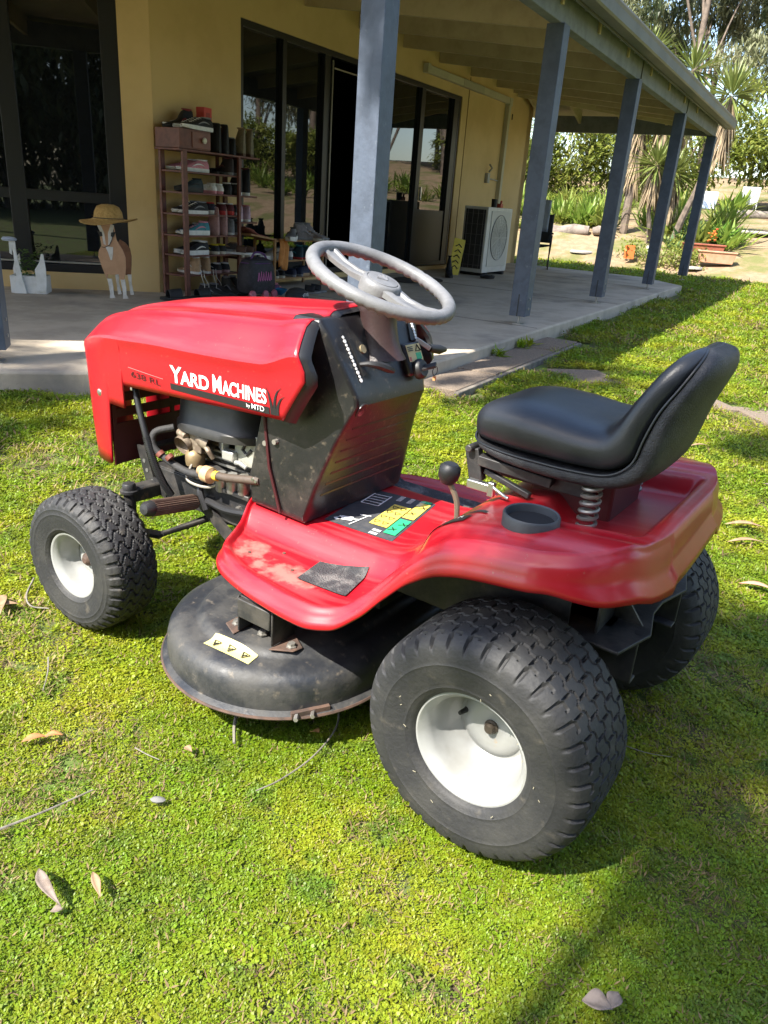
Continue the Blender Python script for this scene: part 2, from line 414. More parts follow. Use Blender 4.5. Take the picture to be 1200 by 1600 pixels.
# ================================================================== ride-on mower
def red_material():
    m = mat('red_paint', (.40, .007, .015), .30, (.33, .005, .012), 3.0, coat=.25, rvar=.12)
    nt = m.node_tree; N = nt.nodes; Lk = nt.links; P = N['Principled BSDF']
    src = P.inputs['Base Color'].links[0].from_socket
    # sun-bleached, dusty bloom on surfaces that face the sky
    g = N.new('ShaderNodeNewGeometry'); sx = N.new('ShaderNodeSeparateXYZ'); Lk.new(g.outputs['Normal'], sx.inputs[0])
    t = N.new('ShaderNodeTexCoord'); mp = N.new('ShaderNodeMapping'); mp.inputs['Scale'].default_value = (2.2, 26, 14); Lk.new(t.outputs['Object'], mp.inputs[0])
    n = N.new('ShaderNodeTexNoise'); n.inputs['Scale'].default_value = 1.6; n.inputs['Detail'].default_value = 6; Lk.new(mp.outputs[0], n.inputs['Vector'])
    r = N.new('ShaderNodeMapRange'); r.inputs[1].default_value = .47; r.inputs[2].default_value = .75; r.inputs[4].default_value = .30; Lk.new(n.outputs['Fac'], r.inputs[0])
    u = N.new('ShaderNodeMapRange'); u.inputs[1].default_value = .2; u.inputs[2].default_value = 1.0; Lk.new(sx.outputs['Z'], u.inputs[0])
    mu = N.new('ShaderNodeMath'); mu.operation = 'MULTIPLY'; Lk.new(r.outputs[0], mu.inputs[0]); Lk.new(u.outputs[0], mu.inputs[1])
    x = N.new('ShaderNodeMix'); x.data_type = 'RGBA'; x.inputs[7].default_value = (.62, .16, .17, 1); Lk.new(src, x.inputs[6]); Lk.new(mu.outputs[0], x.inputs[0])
    # fine specks of dirt
    s = N.new('ShaderNodeTexNoise'); s.inputs['Scale'].default_value = 130; s.inputs['Detail'].default_value = 2; Lk.new(t.outputs['Object'], s.inputs['Vector'])
    sr = N.new('ShaderNodeMapRange'); sr.inputs[1].default_value = .70; sr.inputs[2].default_value = .78; sr.inputs[4].default_value = .5; Lk.new(s.outputs['Fac'], sr.inputs[0])
    x2 = N.new('ShaderNodeMix'); x2.data_type = 'RGBA'; x2.inputs[7].default_value = (.33, .14, .10, 1); Lk.new(x.outputs[2], x2.inputs[6]); Lk.new(sr.outputs[0], x2.inputs[0])
    Lk.new(x2.outputs[2], P.inputs['Base Color'])
    return m
M_red = red_material()
def body_material():
    """same paint, with worn bare patches on the foot rest"""
    m = M_red.copy(); m.name = 'red_paint_worn'; nt = m.node_tree; N = nt.nodes; Lk = nt.links; P = N['Principled BSDF']
    src = P.inputs['Base Color'].links[0].from_socket
    t = N.new('ShaderNodeTexCoord'); sp = N.new('ShaderNodeSeparateXYZ'); Lk.new(t.outputs['Object'], sp.inputs[0])
    n = N.new('ShaderNodeTexNoise'); n.inputs['Scale'].default_value = 22; n.inputs['Detail'].default_value = 9; n.inputs['Roughness'].default_value = .7; Lk.new(t.outputs['Object'], n.inputs['Vector'])
    tot = None
    for cx, cy, rx, ry in ((.665, .30, .055, .045), (.51, .335, .10, .05), (.60, .335, .03, .03)):
        vs = N.new('ShaderNodeVectorMath'); vs.operation = 'SUBTRACT'; vs.inputs[1].default_value = (cx, cy, .34); Lk.new(t.outputs['Object'], vs.inputs[0])
        vd = N.new('ShaderNodeVectorMath'); vd.operation = 'DIVIDE'; vd.inputs[1].default_value = (rx, ry, .1); Lk.new(vs.outputs[0], vd.inputs[0])
        ln = N.new('ShaderNodeVectorMath'); ln.operation = 'LENGTH'; Lk.new(vd.outputs[0], ln.inputs[0])
        mr = N.new('ShaderNodeMapRange'); mr.inputs[1].default_value = 1.5; mr.inputs[2].default_value = .2; Lk.new(ln.outputs['Value'], mr.inputs[0])
        if tot is None: tot = mr.outputs[0]
        else:
            mx = N.new('ShaderNodeMath'); mx.operation = 'MAXIMUM'; Lk.new(tot, mx.inputs[0]); Lk.new(mr.outputs[0], mx.inputs[1]); tot = mx.outputs[0]
    nm = N.new('ShaderNodeMath'); nm.operation = 'MULTIPLY'; nm.inputs[1].default_value = 2.4; Lk.new(n.outputs['Fac'], nm.inputs[0])
    ad = N.new('ShaderNodeMath'); ad.operation = 'ADD'; Lk.new(tot, ad.inputs[0]); Lk.new(nm.outputs[0], ad.inputs[1])
    th = N.new('ShaderNodeMapRange'); th.inputs[1].default_value = 1.66; th.inputs[2].default_value = 2.05; th.inputs[4].default_value = .8; Lk.new(ad.outputs[0], th.inputs[0])
    x = N.new('ShaderNodeMix'); x.data_type = 'RGBA'; x.inputs[7].default_value = (.40, .15, .12, 1); Lk.new(src, x.inputs[6]); Lk.new(th.outputs[0], x.inputs[0])
    Lk.new(x.outputs[2], P.inputs['Base Color'])
    rr = N.new('ShaderNodeMath'); rr.operation = 'MULTIPLY_ADD'; rr.inputs[1].default_value = .4; rr.inputs[2].default_value = .32; Lk.new(th.outputs[0], rr.inputs[0]); Lk.new(rr.outputs[0], P.inputs['Roughness'])
    return m
M_body = body_material()
M_cons = mat('console_plastic', (.010, .010, .011), .33, (.035, .030, .024), 9, lo=.45, hi=.75, rvar=.25, bump=.05, bscale=220, col3=(.10, .085, .062), scale3=55, lo3=.56, hi3=.80, spec=.6)
M_vinyl = mat('seat_vinyl', (.014, .016, .020), .33, (.022, .024, .028), 6, bump=.06, bscale=300, rvar=.1)
M_shell = mat('seat_shell', (.015, .015, .017), .55, (.03, .03, .03), 30, bump=.3, bscale=350)
M_tyre = mat('tyre_rubber', (.017, .017, .018), .66, (.031, .030, .028), 10, bump=.14, bscale=150, col3=(.065, .057, .046), scale3=26, lo3=.58, hi3=.78)
M_rim = mat('rim_paint', (.30, .305, .295), .34, (.25, .25, .235), 8, coat=.2, col3=(.30, .22, .14), scale3=30, lo3=.70, hi3=.76)
M_frameb = mat('frame_black', (.018, .018, .019), .5, (.05, .045, .04), 14, bump=.1, bscale=90, col3=(.13, .075, .04), scale3=20, lo3=.64, hi3=.75)
M_deck = mat('deck_black', (.018, .020, .024), .40, (.050, .048, .044), 7, bump=.10, bscale=90, rvar=.30, col3=(.13, .11, .085), scale3=42, lo3=.58, hi3=.80, detail=8)
M_silver = mat('alloy', (.40, .39, .36), .45, (.25, .23, .20), 20, metal=.7)
M_rust = mat('rusty', (.095, .055, .038), .8, (.055, .036, .028), 30)
M_brown = mat('ribbed_rubber', (.16, .105, .075), .7, (.11, .07, .05), 20)
M_steer = mat('steer_grey', (.165, .165, .167), .45, (.12, .12, .122), 16, bump=.1, bscale=260, rvar=.1)
M_col = mat('column_plastic', (.040, .022, .021), .42, (.028, .018, .017), 9, bump=.08, bscale=200)
M_mat = mat('tread_mat', (.035, .035, .037), .85, (.16, .15, .14), 22, bump=.8, bscale=260, lo=.42, hi=.7)
M_dec_w = mat('decal_white', (.80, .80, .78), .4)
M_dec_k = mat('decal_black', (.018, .016, .018), .4)
M_dec_y = mat('decal_yellow', (.78, .60, .10), .45)
M_dec_ly = mat('decal_pale_yellow', (.60, .54, .20), .45, (.52, .47, .18), 30)
M_dec_g = mat('decal_green', (.03, .42, .17), .45)
M_dec_s = mat('decal_slate', (.045, .048, .055), .5, (.07, .07, .072), 40)

mow = tag(empty('ride_on_mower', (.422, 1.431, .008), R_(146)), 'red ride-on lawn mower with black vinyl seat and grey steering wheel on the lawn', 'lawn mower')

# ---- hood -------------------------------------------------------------------------------------------------
HX = [.560, .70, .90, 1.05, 1.15, 1.22, 1.28, 1.335, 1.385, 1.42, 1.442, 1.452]
def hood_sec(X):
    k = lambda v: catmull(HX, v, X)
    w = k([.250, .252, .253, .252, .250, .247, .243, .232, .205, .165, .110, .03])
    top = k([.888, .880, .866, .850, .836, .822, .806, .785, .755, .725, .700, .685])
    cr = k([.802, .772, .762, .757, .750, .745, .735, .718, .700, .685, .675, .668])     # lower side crease
    if X < .70: cr = lerp(.805, .772, sst(.56, .70, X))
    zb = k([.655, .652, .642, .634, .628, .622, .58, .50, .47, .455, .45, .45])
    if X > 1.178: zb = lerp(.566, .392, sst(1.247, 1.262, X))
    h = top-cr
    ps = [(w-.006, zb), (w-.002, lerp(zb, cr, .35)), (w-.001, lerp(zb, cr, .78)), (w+.004, cr-.004), (w+.0015, cr+.004), (w-.016, cr+.28*h), (w-.045, cr+.62*h), (w*.765, cr+.70*h), (w*.74, cr+.76*h), (w*.60, cr+.80*h), (w*.50, cr+.83*h), (w*.47, cr+.91*h), (w*.44, cr+.945*h), (w*.2, cr+.985*h), (0, top)]
    return ps
Xs = sorted(set([round(.560+i*.0125, 4) for i in range(72) if .56+i*.0125 < 1.452]+[1.1775, 1.1795, 1.452]))
rows = []
for X in Xs:
    ps = hood_sec(X); half = []
    for i in range(len(ps)-1):
        nsub = 3 if i < 3 else 2
        for k in range(nsub): half.append((lerp(ps[i][0], ps[i+1][0], k/nsub), lerp(ps[i][1], ps[i+1][1], k/nsub)))
    half.append(ps[-1]); full = half+[(-y, z) for y, z in half[-2::-1]]
    row = []
    for y, z in full:
        x = X
        if X > 1.15: x -= .06*max(0, .62-z)*sst(1.20, 1.31, X)           # nose rakes back towards its foot
        if X < .72:                                                     # rear edge of the side panel is pointed
            x += -sst(.72, .56, X)*(.0) + sst(.74, .56, X)*(.066*min(1, max(0, (.757-z)/.10))+.045*min(1, max(0, (z-.757)/.105)))
        row.append((x, y, z))
    rows.append(row)
nj = len(rows[0])
def hood_skip(i, j):
    X = Xs[i]
    z = rows[i][j][2]; y = rows[i][j][1]     # louvre slots of the grille
    if X > 1.345 and y < .13 and .43 < z < .62 and (z-.43) % .038 < .019: return True
    return False
b = MB(); b.grid(rows, skip=hood_skip)
hood = b.build('hood', M_red, mow, smooth=24, solid=.004, fixn=True)
hv = [Vector(p) for p in b.v]; hood_bvh = BVHTree.FromPolygons(hv, b.f)
# nose inner liner with louvre slots, seen through the open side
b = MB()
for z0, z1 in ((.392, .505), (.522, .546), (.563, .587), (.603, .70)): b.box((1.252, .005, (z0+z1)/2), (.006, .45, z1-z0))
b.box((1.252, .225, .54), (.0062, .012, .30)); b.box((1.252, .03, .54), (.0064, .012, .30)); b.box((1.252, -.215, .54), (.0062, .012, .30))
b.build('nose_liner', mat('maroon_plastic', (.07, .008, .010), .5), mow, smooth=0)
hs_ = hood_bvh.ray_cast(Vector((1.285, .6, .588)), Vector((0, -1, 0)))[0]
b = MB(); b.lathe([(.0095, -.002), (.0095, .001), (.006, .002), (.0055, .0035), (0, .004)], 14, Matrix.Translation(hs_) @ Matrix.Rotation(R_(-90), 4, 'X')); b.build('hood_screw', M_chrome, hood)
# dark flange inside the rear edge of the hood
b = MB(); r0_ = rows[0]; b.grid([[(x+.004, y*.992, z-.002) for x, y, z in r0_], [(x-.012, y*.955, z-.004) for x, y, z in r0_], [(x-.016, y*.90, z-.008) for x, y, z in r0_], [(x+.02, y*.84, z-.02) for x, y, z in r0_]]); b.build('bezel', mat('bezel_black', (.012, .012, .013), .4), hood, smooth=50)

def side_decal(vs, fs, name, m, parent, off=.0016):
    """(X, Z) lettering pressed onto the left face of the hood"""
    q = MB(); out = []
    for x, z in vs:
        h = hood_bvh.ray_cast(Vector((x, .6, z)), Vector((0, -1, 0)))
        out.append((x, (h[0].y if h[0] else .25)+off, z))
    q.add(out, fs); return q.build(name, m, parent, smooth=0, fixn=False)
def fit_line(parts, x0, z0, x1, z1, shear=0.0):
    """parts: (text, size, bold); laid from front to rear along the baseline (x0,z0)-(x1,z1)"""
    vs, fs, cur = [], [], 0.0
    for body, size, bold in parts:
        v, f = text_mesh(body, size, 0, bold); 
        w0 = min(p[0] for p in v); w1 = max(p[0] for p in v)
        fs += [tuple(i+len(vs) for i in q) for q in f]; vs += [(p[0]-w0+cur, p[1]) for p in v]; cur += w1-w0+size*(-.10 if body == 'Y' else .05)
    W = cur; dx, dz = x1-x0, z1-z0
    return [(x0+dx*(px/W)-shear*pz, z0+dz*(px/W)+pz) for px, pz in vs], fs
v, f = fit_line([('Y', .056, .0012), ('ARD', .044, .0012)], .983, .676, .846, .680); side_decal(v, f, 'lettering', M_dec_w, hood)
v, f = fit_line([('M', .056, .0012), ('ACHINES', .044, .0012)], .836, .680, .668, .685); side_decal(v, f, 'lettering', M_dec_w, hood)
v, f = fit_line([('638 RL', .021, .0)], 1.135, .659, 1.020, .656); side_decal(v, f, 'lettering', mat('decal_maroon', (.05, .008, .012), .4), hood)
v, f = fit_line([('by', .012, .0)], .730, .666, .718, .666); side_decal(v, f, 'lettering', M_dec_w, hood, .003)
v, f = fit_line([('MTD', .0165, .0001)], .714, .6655, .676, .6655); side_decal(v, f, 'lettering', M_dec_w, hood, .003)
def strip(x0, x1, za, zb, za2, zb2, n=14):
    vs = []; fs = []
    for i in range(n+1):
        t = i/n; x = lerp(x0, x1, t); vs += [(x, lerp(za, za2, t)), (x, lerp(zb, zb2, t))]
        if i: k = 2*i; fs.append((k-2, k-1, k+1, k))
    return vs, fs
side_decal(*strip(.985, .663, .671, .6565, .678, .662), 'decal_stripe', M_dec_k, hood)
side_decal(*strip(1.145, 1.01, .6815, .6803, .6765, .6753), 'decal_line', mat('decal_pink', (.70, .20, .20), .4), hood)
for pts in ([(.655, .663), (.658, .69), (.664, .71), (.672, .722)], [(.648, .663), (.647, .69), (.640, .715), (.627, .728)], [(.641, .664), (.638, .685), (.629, .702), (.617, .711)]):
    vs = []; fs = []; sp_ = spline([(p[0], 0, p[1]) for p in pts], 5)
    for i, p in enumerate(sp_):
        wd = .0042*(1-i/(len(sp_)-1))+.0006; vs += [(p.x-wd, p.z), (p.x+wd, p.z)]
        if i: fs.append((2*i-2, 2*i-1, 2*i+1, 2*i))
    side_decal(vs, fs, 'decal_blade', M_dec_k, hood)

# ---- pressed steel body: foot rests, tunnel and rear fenders ----------------------------------------------
BX = [-.192, -.187, -.172, -.140, -.09, -.03, .05, .12, .18, .23, .28, .33, .39, .52, .65, .71, .745, .775, .79]
BE = [.150, .205, .265, .322, .362, .380, .382, .379, .381, .388, .404, .424, .437, .424, .392, .355, .290, .225, .17]
BS = [.612, .616, .618, .616, .612, .604, .594, .574, .528, .466, .400, .362, .352, .350, .350, .351, .354, .360, .364]
BT = [.614, .618, .620, .618, .614, .608, .600, .590, .560, .510, .455, .415, .402, .400, .400, .400, .400, .400, .398]
def body_z(X, Y):
    e = catmull(BX, BE, X); zs = catmull(BX, BS, X); zt = catmull(BX, BT, X); y = abs(Y)
    foot = sst(.16, .30, X)
    yt = lerp(.34, .205, foot)
    z = lerp(zt, zs, sst(yt-.03, yt+.035, y))
    # rolled bead inside the edge of the foot rest / fender
    d = e-y
    z += .010*foot*(sst(.045, .025, d))*(1-sst(.012, .0, d))
    z += .012*sst(.045, .012, d)*foot*.5
    z -= .014*sst(.016, .0, d)
    if X < .1:
        z -= .034*sst(.215, .175, y)*sst(-.165, -.135, X)*sst(.06, .0, X)*1.25   # pan under and behind the seat
        z += .014*sst(.245, .27, y)*sst(.34, .29, y)*sst(.12, .0, X)*.5
    return z
nX = 170; nY = 96; rows = []; XR = -.192; XF = .79
for i in range(nX+1):
    X = lerp(XR, XF, i/nX); e = catmull(BX, BE, X)
    mid = [(X, lerp(-e, e, (0.5-0.5*math.cos(math.pi*j/nY))*.35+.65*j/nY)) for j in range(nY+1)]
    rows.append([(x, y, body_z(x, y)) for x, y in mid])
b = MB(); b.grid(rows)
# skirt that runs round the sides, the rear and the front
loop = [rows[i][nY] for i in range(nX, 0, -1)]+[rows[0][j] for j in range(nY, -1, -1)]+[rows[i][0] for i in range(1, nX+1)]+[rows[nX][j] for j in range(1, nY)]
nl = len(loop); sk = [[], [], [], [], [], []]
for i in range(nl):
    p = Vector(loop[i]); a_ = Vector(loop[(i+3) % nl]); c_ = Vector(loop[i-3]); t = (a_-c_); nn = Vector((-t.y, t.x, 0)).normalized()
    if nn.dot(Vector((p.x-.25, p.y, 0))) < 0: nn = -nn
    fen = sst(.30, .10, p.x); rear_ = sst(-.06, -.17, p.x)
    lip = lerp(.020, .048, fen)+rear_*(.036+.010*math.sin(p.y*11+.6))
    for k, (o, d) in enumerate(((0, 0), (.005, .16), (.007, .42), (.008+.002*fen, .62), (.008+.006*fen+.010*rear_, .82), (.006+.007*fen+.012*rear_, 1.0))): sk[k].append(p+nn*o-Vector((0, 0, lip*d)))
sk_rows = [[tuple(p) for p in r] for r in sk]
b2 = MB(); b2.grid(sk_rows, cv=True)
b.add(b2.v, b2.f)
body = b.build('body', M_body, mow, smooth=85, solid=.004)
_bm = bmesh.new(); _bm.from_mesh(body.data); bmesh.ops.remove_doubles(_bm, verts=_bm.verts, dist=.0004); bmesh.ops.recalc_face_normals(_bm, faces=_bm.faces); _bm.to_mesh(body.data); _bm.free()
body.data.shade_smooth(); body.data.set_sharp_from_angle(angle=R_(85))
body_bvh = BVHTree.FromPolygons([Vector(p) for p in b.v], b.f)
def bz(x, y):
    h = body_bvh.ray_cast(Vector((x, y, 1.2)), Vector((0, 0, -1))); return h[0].z if h[0] else body_z(x, y)
def top_decal(name, poly_fn, m, parent, off=.002, nu=10, nv=10, surf=bz):
    q = MB(); q.grid([[(lambda p: (p[0], p[1], surf(p[0], p[1])+off))(poly_fn(i/nu, j/nv)) for j in range(nv+1)] for i in range(nu+1)])
    return q.build(name, m, parent, smooth=60, fixn=False)
def quadfn(a, b_, c, d): return lambda u, v: (lerp(lerp(a[0], b_[0], u), lerp(d[0], c[0], u), v), lerp(lerp(a[1], b_[1], u), lerp(d[1], c[1], u), v))
top_decal('foot_mat', quadfn((.495, .335), (.365, .332), (.392, .215), (.510, .240)), M_mat, body, .004)
top_decal('foot_mat', quadfn((.80, -.235), (.40, -.265), (.40, -.345), (.74, -.335)), M_mat, body, .004)
lab = top_decal('warning_label', quadfn((.588, .135), (.395, .128), (.445, -.140), (.622, -.115)), M_dec_s, body, .0012)
def onlab(u, v, o=.0034):     # u along the label from its left end (screen), v across
    a = quadfn((.588, .135), (.395, .128), (.445, -.140), (.622, -.115))(u, v); return a
def lab_patch(u0, u1, v0, v1, m, nm='label_panel', off=.0036):
    top_decal(nm, lambda u, v: onlab(lerp(u0, u1, u), lerp(v0, v1, v)), m, lab, off, 6, 6)
lab_patch(.52, .78, .20, .74, M_dec_y); lab_patch(.80, .97, .50, .92, M_dec_y); lab_patch(.80, .97, .10, .46, M_dec_g); lab_patch(.80, .95, .93, .99, M_dec_g)
for i in range(4):                # warning triangles as dark outlines
    for (u, v) in ((.58, .28+.13*i), (.70, .28+.13*i)):
        c = onlab(u, v); q = MB()
        for k in range(3):
            a0, a1 = R_(90+120*k), R_(210+120*k); r = .010
            p0_ = (c[0]+r*math.cos(a0), c[1]+r*math.sin(a0)); p1_ = (c[0]+r*math.cos(a1), c[1]+r*math.sin(a1))
            q.bar((*p0_, bz(*p0_)+.004), (*p1_, bz(*p1_)+.004), .0022, .0006)
        q.build('label_symbol', M_dec_k, lab, smooth=0)
for (u, v) in ((.86, .20), (.92, .34), (.86, .62), (.92, .80)):
    c = onlab(u, v); q = MB(); z = bz(*c)+.0042
    q.bar((c[0]-.008, c[1]-.008, z), (c[0]+.008, c[1]+.008, z), .003, .0006); q.bar((c[0]-.008, c[1]+.004, z), (c[0]+.006, c[1]-.010, z), .003, .0006); q.build('label_symbol', M_dec_k, lab, smooth=0)
q = MB()                         # pedal pictogram and small print in white
def lb(u0, v0, u1, v1, w=.003):
    a, c = onlab(u0, v0), onlab(u1, v1); q.bar((*a, bz(*a)+.0034), (*c, bz(*c)+.0034), w, .0006)
lb(.12, .12, .30, .17, .022); lb(.10, .07, .16, .12, .014); lb(.34, .05, .42, .34); lb(.38, .2, .30, .17); lb(.31, .30, .45, .34)
q.build('label_print', M_dec_w, lab, smooth=0); q = MB()
for k in range(5): lb(.10+.0*k, .58+.07*k, .36, .60+.07*k, .0024)
lb(.10, .58, .10, .88); lb(.36, .60, .36, .90)
q.build('label_print', M_dec_w, lab, smooth=0); q = MB()
for k in range(7):
    for j in range(3): lb(.44+.16*j+.03, .84+.02*k, .44+.16*j+.10, .845+.02*k, .0016)
q.build('label_print', M_dec_w, lab, smooth=0)
for j in range(2):
    q = MB()
    for k in range(6): lb(.66+.02*k, .01+.07*j, .66+.02*k, .05+.07*j, .002)
    q.build('label_print', M_dec_w, lab, smooth=0)
# screws and paint chips on the foot rest
for (x, y) in ((.66, .31), (.53, .31), (.47, .26), (.44, .30), (.60, .26)):
    z = bz(x, y); q = MB(); q.tube([(x, y, z-.001), (x, y, z+.002)], .004, 8); q.build('rivet', M_rust, body)
# gear slot, gate plate and shift lever
top_decal('gate_plate', lambda u, v: (lerp(.262, .135, u), lerp(.30, .262, v)), M_dec_k, body, .0025, 12, 4)
for t, (x, y) in zip('FNR', ((.235, .285), (.195, .283), (.155, .281))):
    v, f = text_mesh(t, .022); q = MB(); q.add([(x-.0*p[1]-p[0]*.9, y-.008+p[1]*.9*-1+.012, bz(x-p[0]*.9, y)+.005) for p in v], f); q.build('gate_letter', M_dec_w, body, smooth=0, fixn=False)
top_decal('gear_slot', lambda u, v: (lerp(.225, .115, u), .247+(v-.5)*.012+.012*math.sin(u*6)), M_black, body, .0022, 14, 2)
lev = empty('shift_lever', (0, 0, 0), 0, mow)
q = MB(); q.tube(spline([(.172, .252, .52), (.172, .253, .57), (.176, .256, .605), (.190, .262, .635)], 6), [.0055]*19, 8); q.build('rod', mat('lever_steel', (.30, .24, .17), .5, metal=.5), lev)
q = MB(); q.lathe([(0, -.020), (.012, -.018), (.019, -.008), (.021, .004), (.020, .014), (.014, .020), (.012, .0195), (.0115, .0205), (0, .0205)], 20, Matrix.Translation((.193, .263, .652)) @ Matrix.Rotation(R_(-8), 4, 'Y')); q.build('knob', M_black, lev)
# cup holder ring
q = MB(); q.lathe([(.050, -.01), (.0505, .004), (.0505, .024), (.048, .0275), (.045, .026), (.0435, .0125), (.042, .0118), (.0, .0115)], 36, Matrix.Translation((.018, .268, body_z(.018, .268)-.010))); cup_ = q.build('cup_holder', mat('cup_grey', (.055, .06, .066), .5), mow)
q = MB(); q.lathe([(0, .0135), (.0425, .0135), (.0428, .0128)], 30, Matrix.Translation((.018, .268, body_z(.018, .268)-.010))); q.build('cup_dark_disc', mat('cup_disc_black', (.008, .008, .009), .9), cup_)  # black disc on the shallow floor stands for the shaded depth

# ---- seat -----------------------------------------------------------------------------------------------
seat = empty('seat', (0, 0, 0), 0, mow)
def between(Bc, Tc, wd, p_up, p_lo, crown, n=32, m=5):
    """closed body between a lower and an upper side-view curve, with superelliptic sections"""
    Bs, Ts, Ws = spline([(x, z, 0) for x, z in Bc], m), spline([(x, z, 0) for x, z in Tc], m), spline([(w_, 0, 0) for w_ in wd], m); rows = []
    for i in range(len(Bs)):
        B, T_, w_ = Bs[i], Ts[i], max(.004, Ws[i].x); row = []
        hh = (T_-B).length
        for j in range(n):
            q = 2*math.pi*j/n; p = p_up if math.sin(q) > 0 else p_lo; cy = math.copysign(abs(math.cos(q))**(2/p), math.cos(q)); cz = math.copysign(abs(math.sin(q))**(2/p), math.sin(q))
            c = B.lerp(T_, .5+.5*cz); d = (T_-B)/hh if hh > 1e-5 else Vector((0, 1, 0))
            if cz > 0: c = c+d*(crown*(cy*cy-.35)*cz*min(1, hh/.06))
            wrap = .020*sst(.72, .84, c.y)*(w_*cy/.17)**2
            row.append((c.x+wrap, w_*cy, c.y))
        rows.append(row)
    q = MB(); q.grid(rows, cv=True); q.add(rows[0], [tuple(range(n))]); q.add(rows[-1], [tuple(range(n-1, -1, -1))])
    return q
SEAM = [(0.2284, 0.7060), (0.2237, 0.6940), (0.2021, 0.6860), (0.1410, 0.6820), (0.0658, 0.6820), (-0.0100, 0.6840), (-0.0660, 0.6920), (-0.0998, 0.7180), (-0.1160, 0.7620), (-0.1380, 0.8120), (-0.1580, 0.8540), (-0.1700, 0.8900), (-0.1700, 0.9100), (-0.1620, 0.9180)]
TOPC = [(0.2294, 0.7120), (0.2284, 0.7380), (0.2087, 0.7640), (0.1504, 0.7780), (0.0752, 0.7760), (0.0094, 0.7680), (-0.0360, 0.7700), (-0.0560, 0.7880), (-0.0780, 0.8180), (-0.0960, 0.8480), (-0.1130, 0.8800), (-0.1300, 0.9040), (-0.1460, 0.9160), (-0.1580, 0.9200)]
OUTC = [(0.2265, 0.7000), (0.2162, 0.6800), (0.1927, 0.6640), (0.1363, 0.6530), (0.0564, 0.6480), (-0.0300, 0.6500), (-0.0900, 0.6610), (-0.1320, 0.6900), (-0.1507, 0.7400), (-0.1670, 0.7940), (-0.1850, 0.8440), (-0.1970, 0.8820), (-0.1920, 0.9080), (-0.1720, 0.9200)]
WID = [0.0786, 0.1129, 0.1369, 0.1508, 0.1563, 0.1573, 0.1573, 0.1554, 0.1508, 0.1443, 0.1332, 0.1129, 0.0814, 0.0463]
cush = between(SEAM, TOPC, WID, 2.5, 5.0, .012).build('cushion', M_vinyl, seat, smooth=180)
between(OUTC, SEAM, [w_+.0015 for w_ in WID], 8.0, 2.6, 0).build('shell', M_shell, seat, smooth=180)
q = MB()
sp_ = spline([(x, 0, z) for x, z in SEAM], 5); sw_ = spline([(w_, 0, 0) for w_ in WID], 5)
for sg in (1, -1): q.tube([(p.x+.020*sst(.72, .84, p.z)*(w_.x/.17)**2, sg*(w_.x+.001), p.z) for p, w_ in zip(sp_, sw_)], .0022, 6)
q.build('piping', M_vinyl, seat)
# hinge, bracket, springs, battery under the seat
q = MB(); q.bar((.205, .12, .60), (.222, .12, .665), .02, .03); q.bar((.205, -.12, .60), (.222, -.12, .665), .02, .03); q.bar((.20, .13, .650), (.05, .11, .635), .03, .02); q.bar((.19, .12, .625), (.08, .14, .606), .012, .012); q.tube([(.222, .145, .668), (.222, -.145, .668)], .008, 8); q.box((.10, 0, .63), (.24, .2, .03))
q.build('seat_bracket', M_frameb, seat, bevel=.002)
q = MB(); q.box((.185, .15, .602), (.05, .016, .018)); q.box((.155, .155, .603), (.014, .012, .03)); q.tube(spline([(.15, .16, .61), (.125, .165, .602), (.11, .17, .600)], 4), .004, 6); q.build('seat_latch', M_chrome, seat, bevel=.002)
for sy in (1, -1):
    pts = [(-.035+.0165*math.cos(t), .130*sy+.0165*math.sin(t), .576+.08*t/(2*math.pi*5.5)) for t in [i*2*math.pi/14 for i in range(int(5.5*14)+1)]]
    q = MB(); q.tube(pts, .0038, 6); q.build('spring', mat('spring_steel', (.30, .28, .24), .45, metal=.7), seat)
q = MB(); q.box((.03, -.03, .605), (.17, .18, .085)); q.build('battery_box', mat('battery_maroon', (.10, .015, .014), .5), mow, smooth=0, bevel=.006)
q = MB(); q.lathe([(.013, 0), (.013, .03), (.011, .034), (0, .034)], 14, Matrix.Translation((.12, -.33, body_z(.12, -.33))))
for k in range(4): q.lathe([(.0145, .006+.006*k), (.0145, .009+.006*k)], 14, Matrix.Translation((.12, -.33, body_z(.12, -.33))))
q.build('fuel_cap', M_black, mow)
# ---- console, column, steering wheel -----------------------------------------------------------------------
def console():
    # side profile (X, Z) counter-clockwise, with the half width at each corner
    prof = [(.775, .405, .195), (.60, .402, .200), (.580, .48, .190), (.545, .60, .163), (.518, .668, .146), (.508, .690, .140), (.512, .715, .140), (.535, .765, .152), (.572, .845, .172), (.592, .872, .178), (.66, .872, .182), (.70, .80, .195), (.735, .64, .203), (.775, .48, .200)]
    n = len(prof); cx = sum(p[0] for p in prof)/n; cz = sum(p[1] for p in prof)/n
    cols = []
    fr = [(0.0, .80), (.35, .93), (.75, .985), (.92, 1.0), (1.0, 1.0)]
    q = MB(); rows = []
    def ring(s, t, edge):
        r = []
        for x, z, w in prof:
            k = 1-edge; r.append((cx+(x-cx)*k, s*w*t, cz+(z-cz)*k))
        return r
    for s, t, e in ((1, 1.0, .07), (1, .99, .03), (1, .955, .005), (1, .90, 0), (1, .5, 0), (-1, 0, 0), (-1, .5, 0), (-1, .90, 0), (-1, .955, .005), (-1, .99, .03), (-1, 1.0, .07)): rows.append(ring(s, t, e))
    q.grid(rows, cv=True); q.add(rows[0], [tuple(range(n))]); q.add(rows[-1], [tuple(range(n))])
    return q
cons = console().build('console', M_cons, mow, smooth=32, bevel=.006)
cons_q = console(); cons_bvh = BVHTree.FromPolygons([Vector(p) for p in cons_q.v], cons_q.f)
def cpt(x, y, z, d):       # hit the console from outside
    h = cons_bvh.ray_cast(Vector((x, y, z)), Vector(d)); return h[0], h[1]
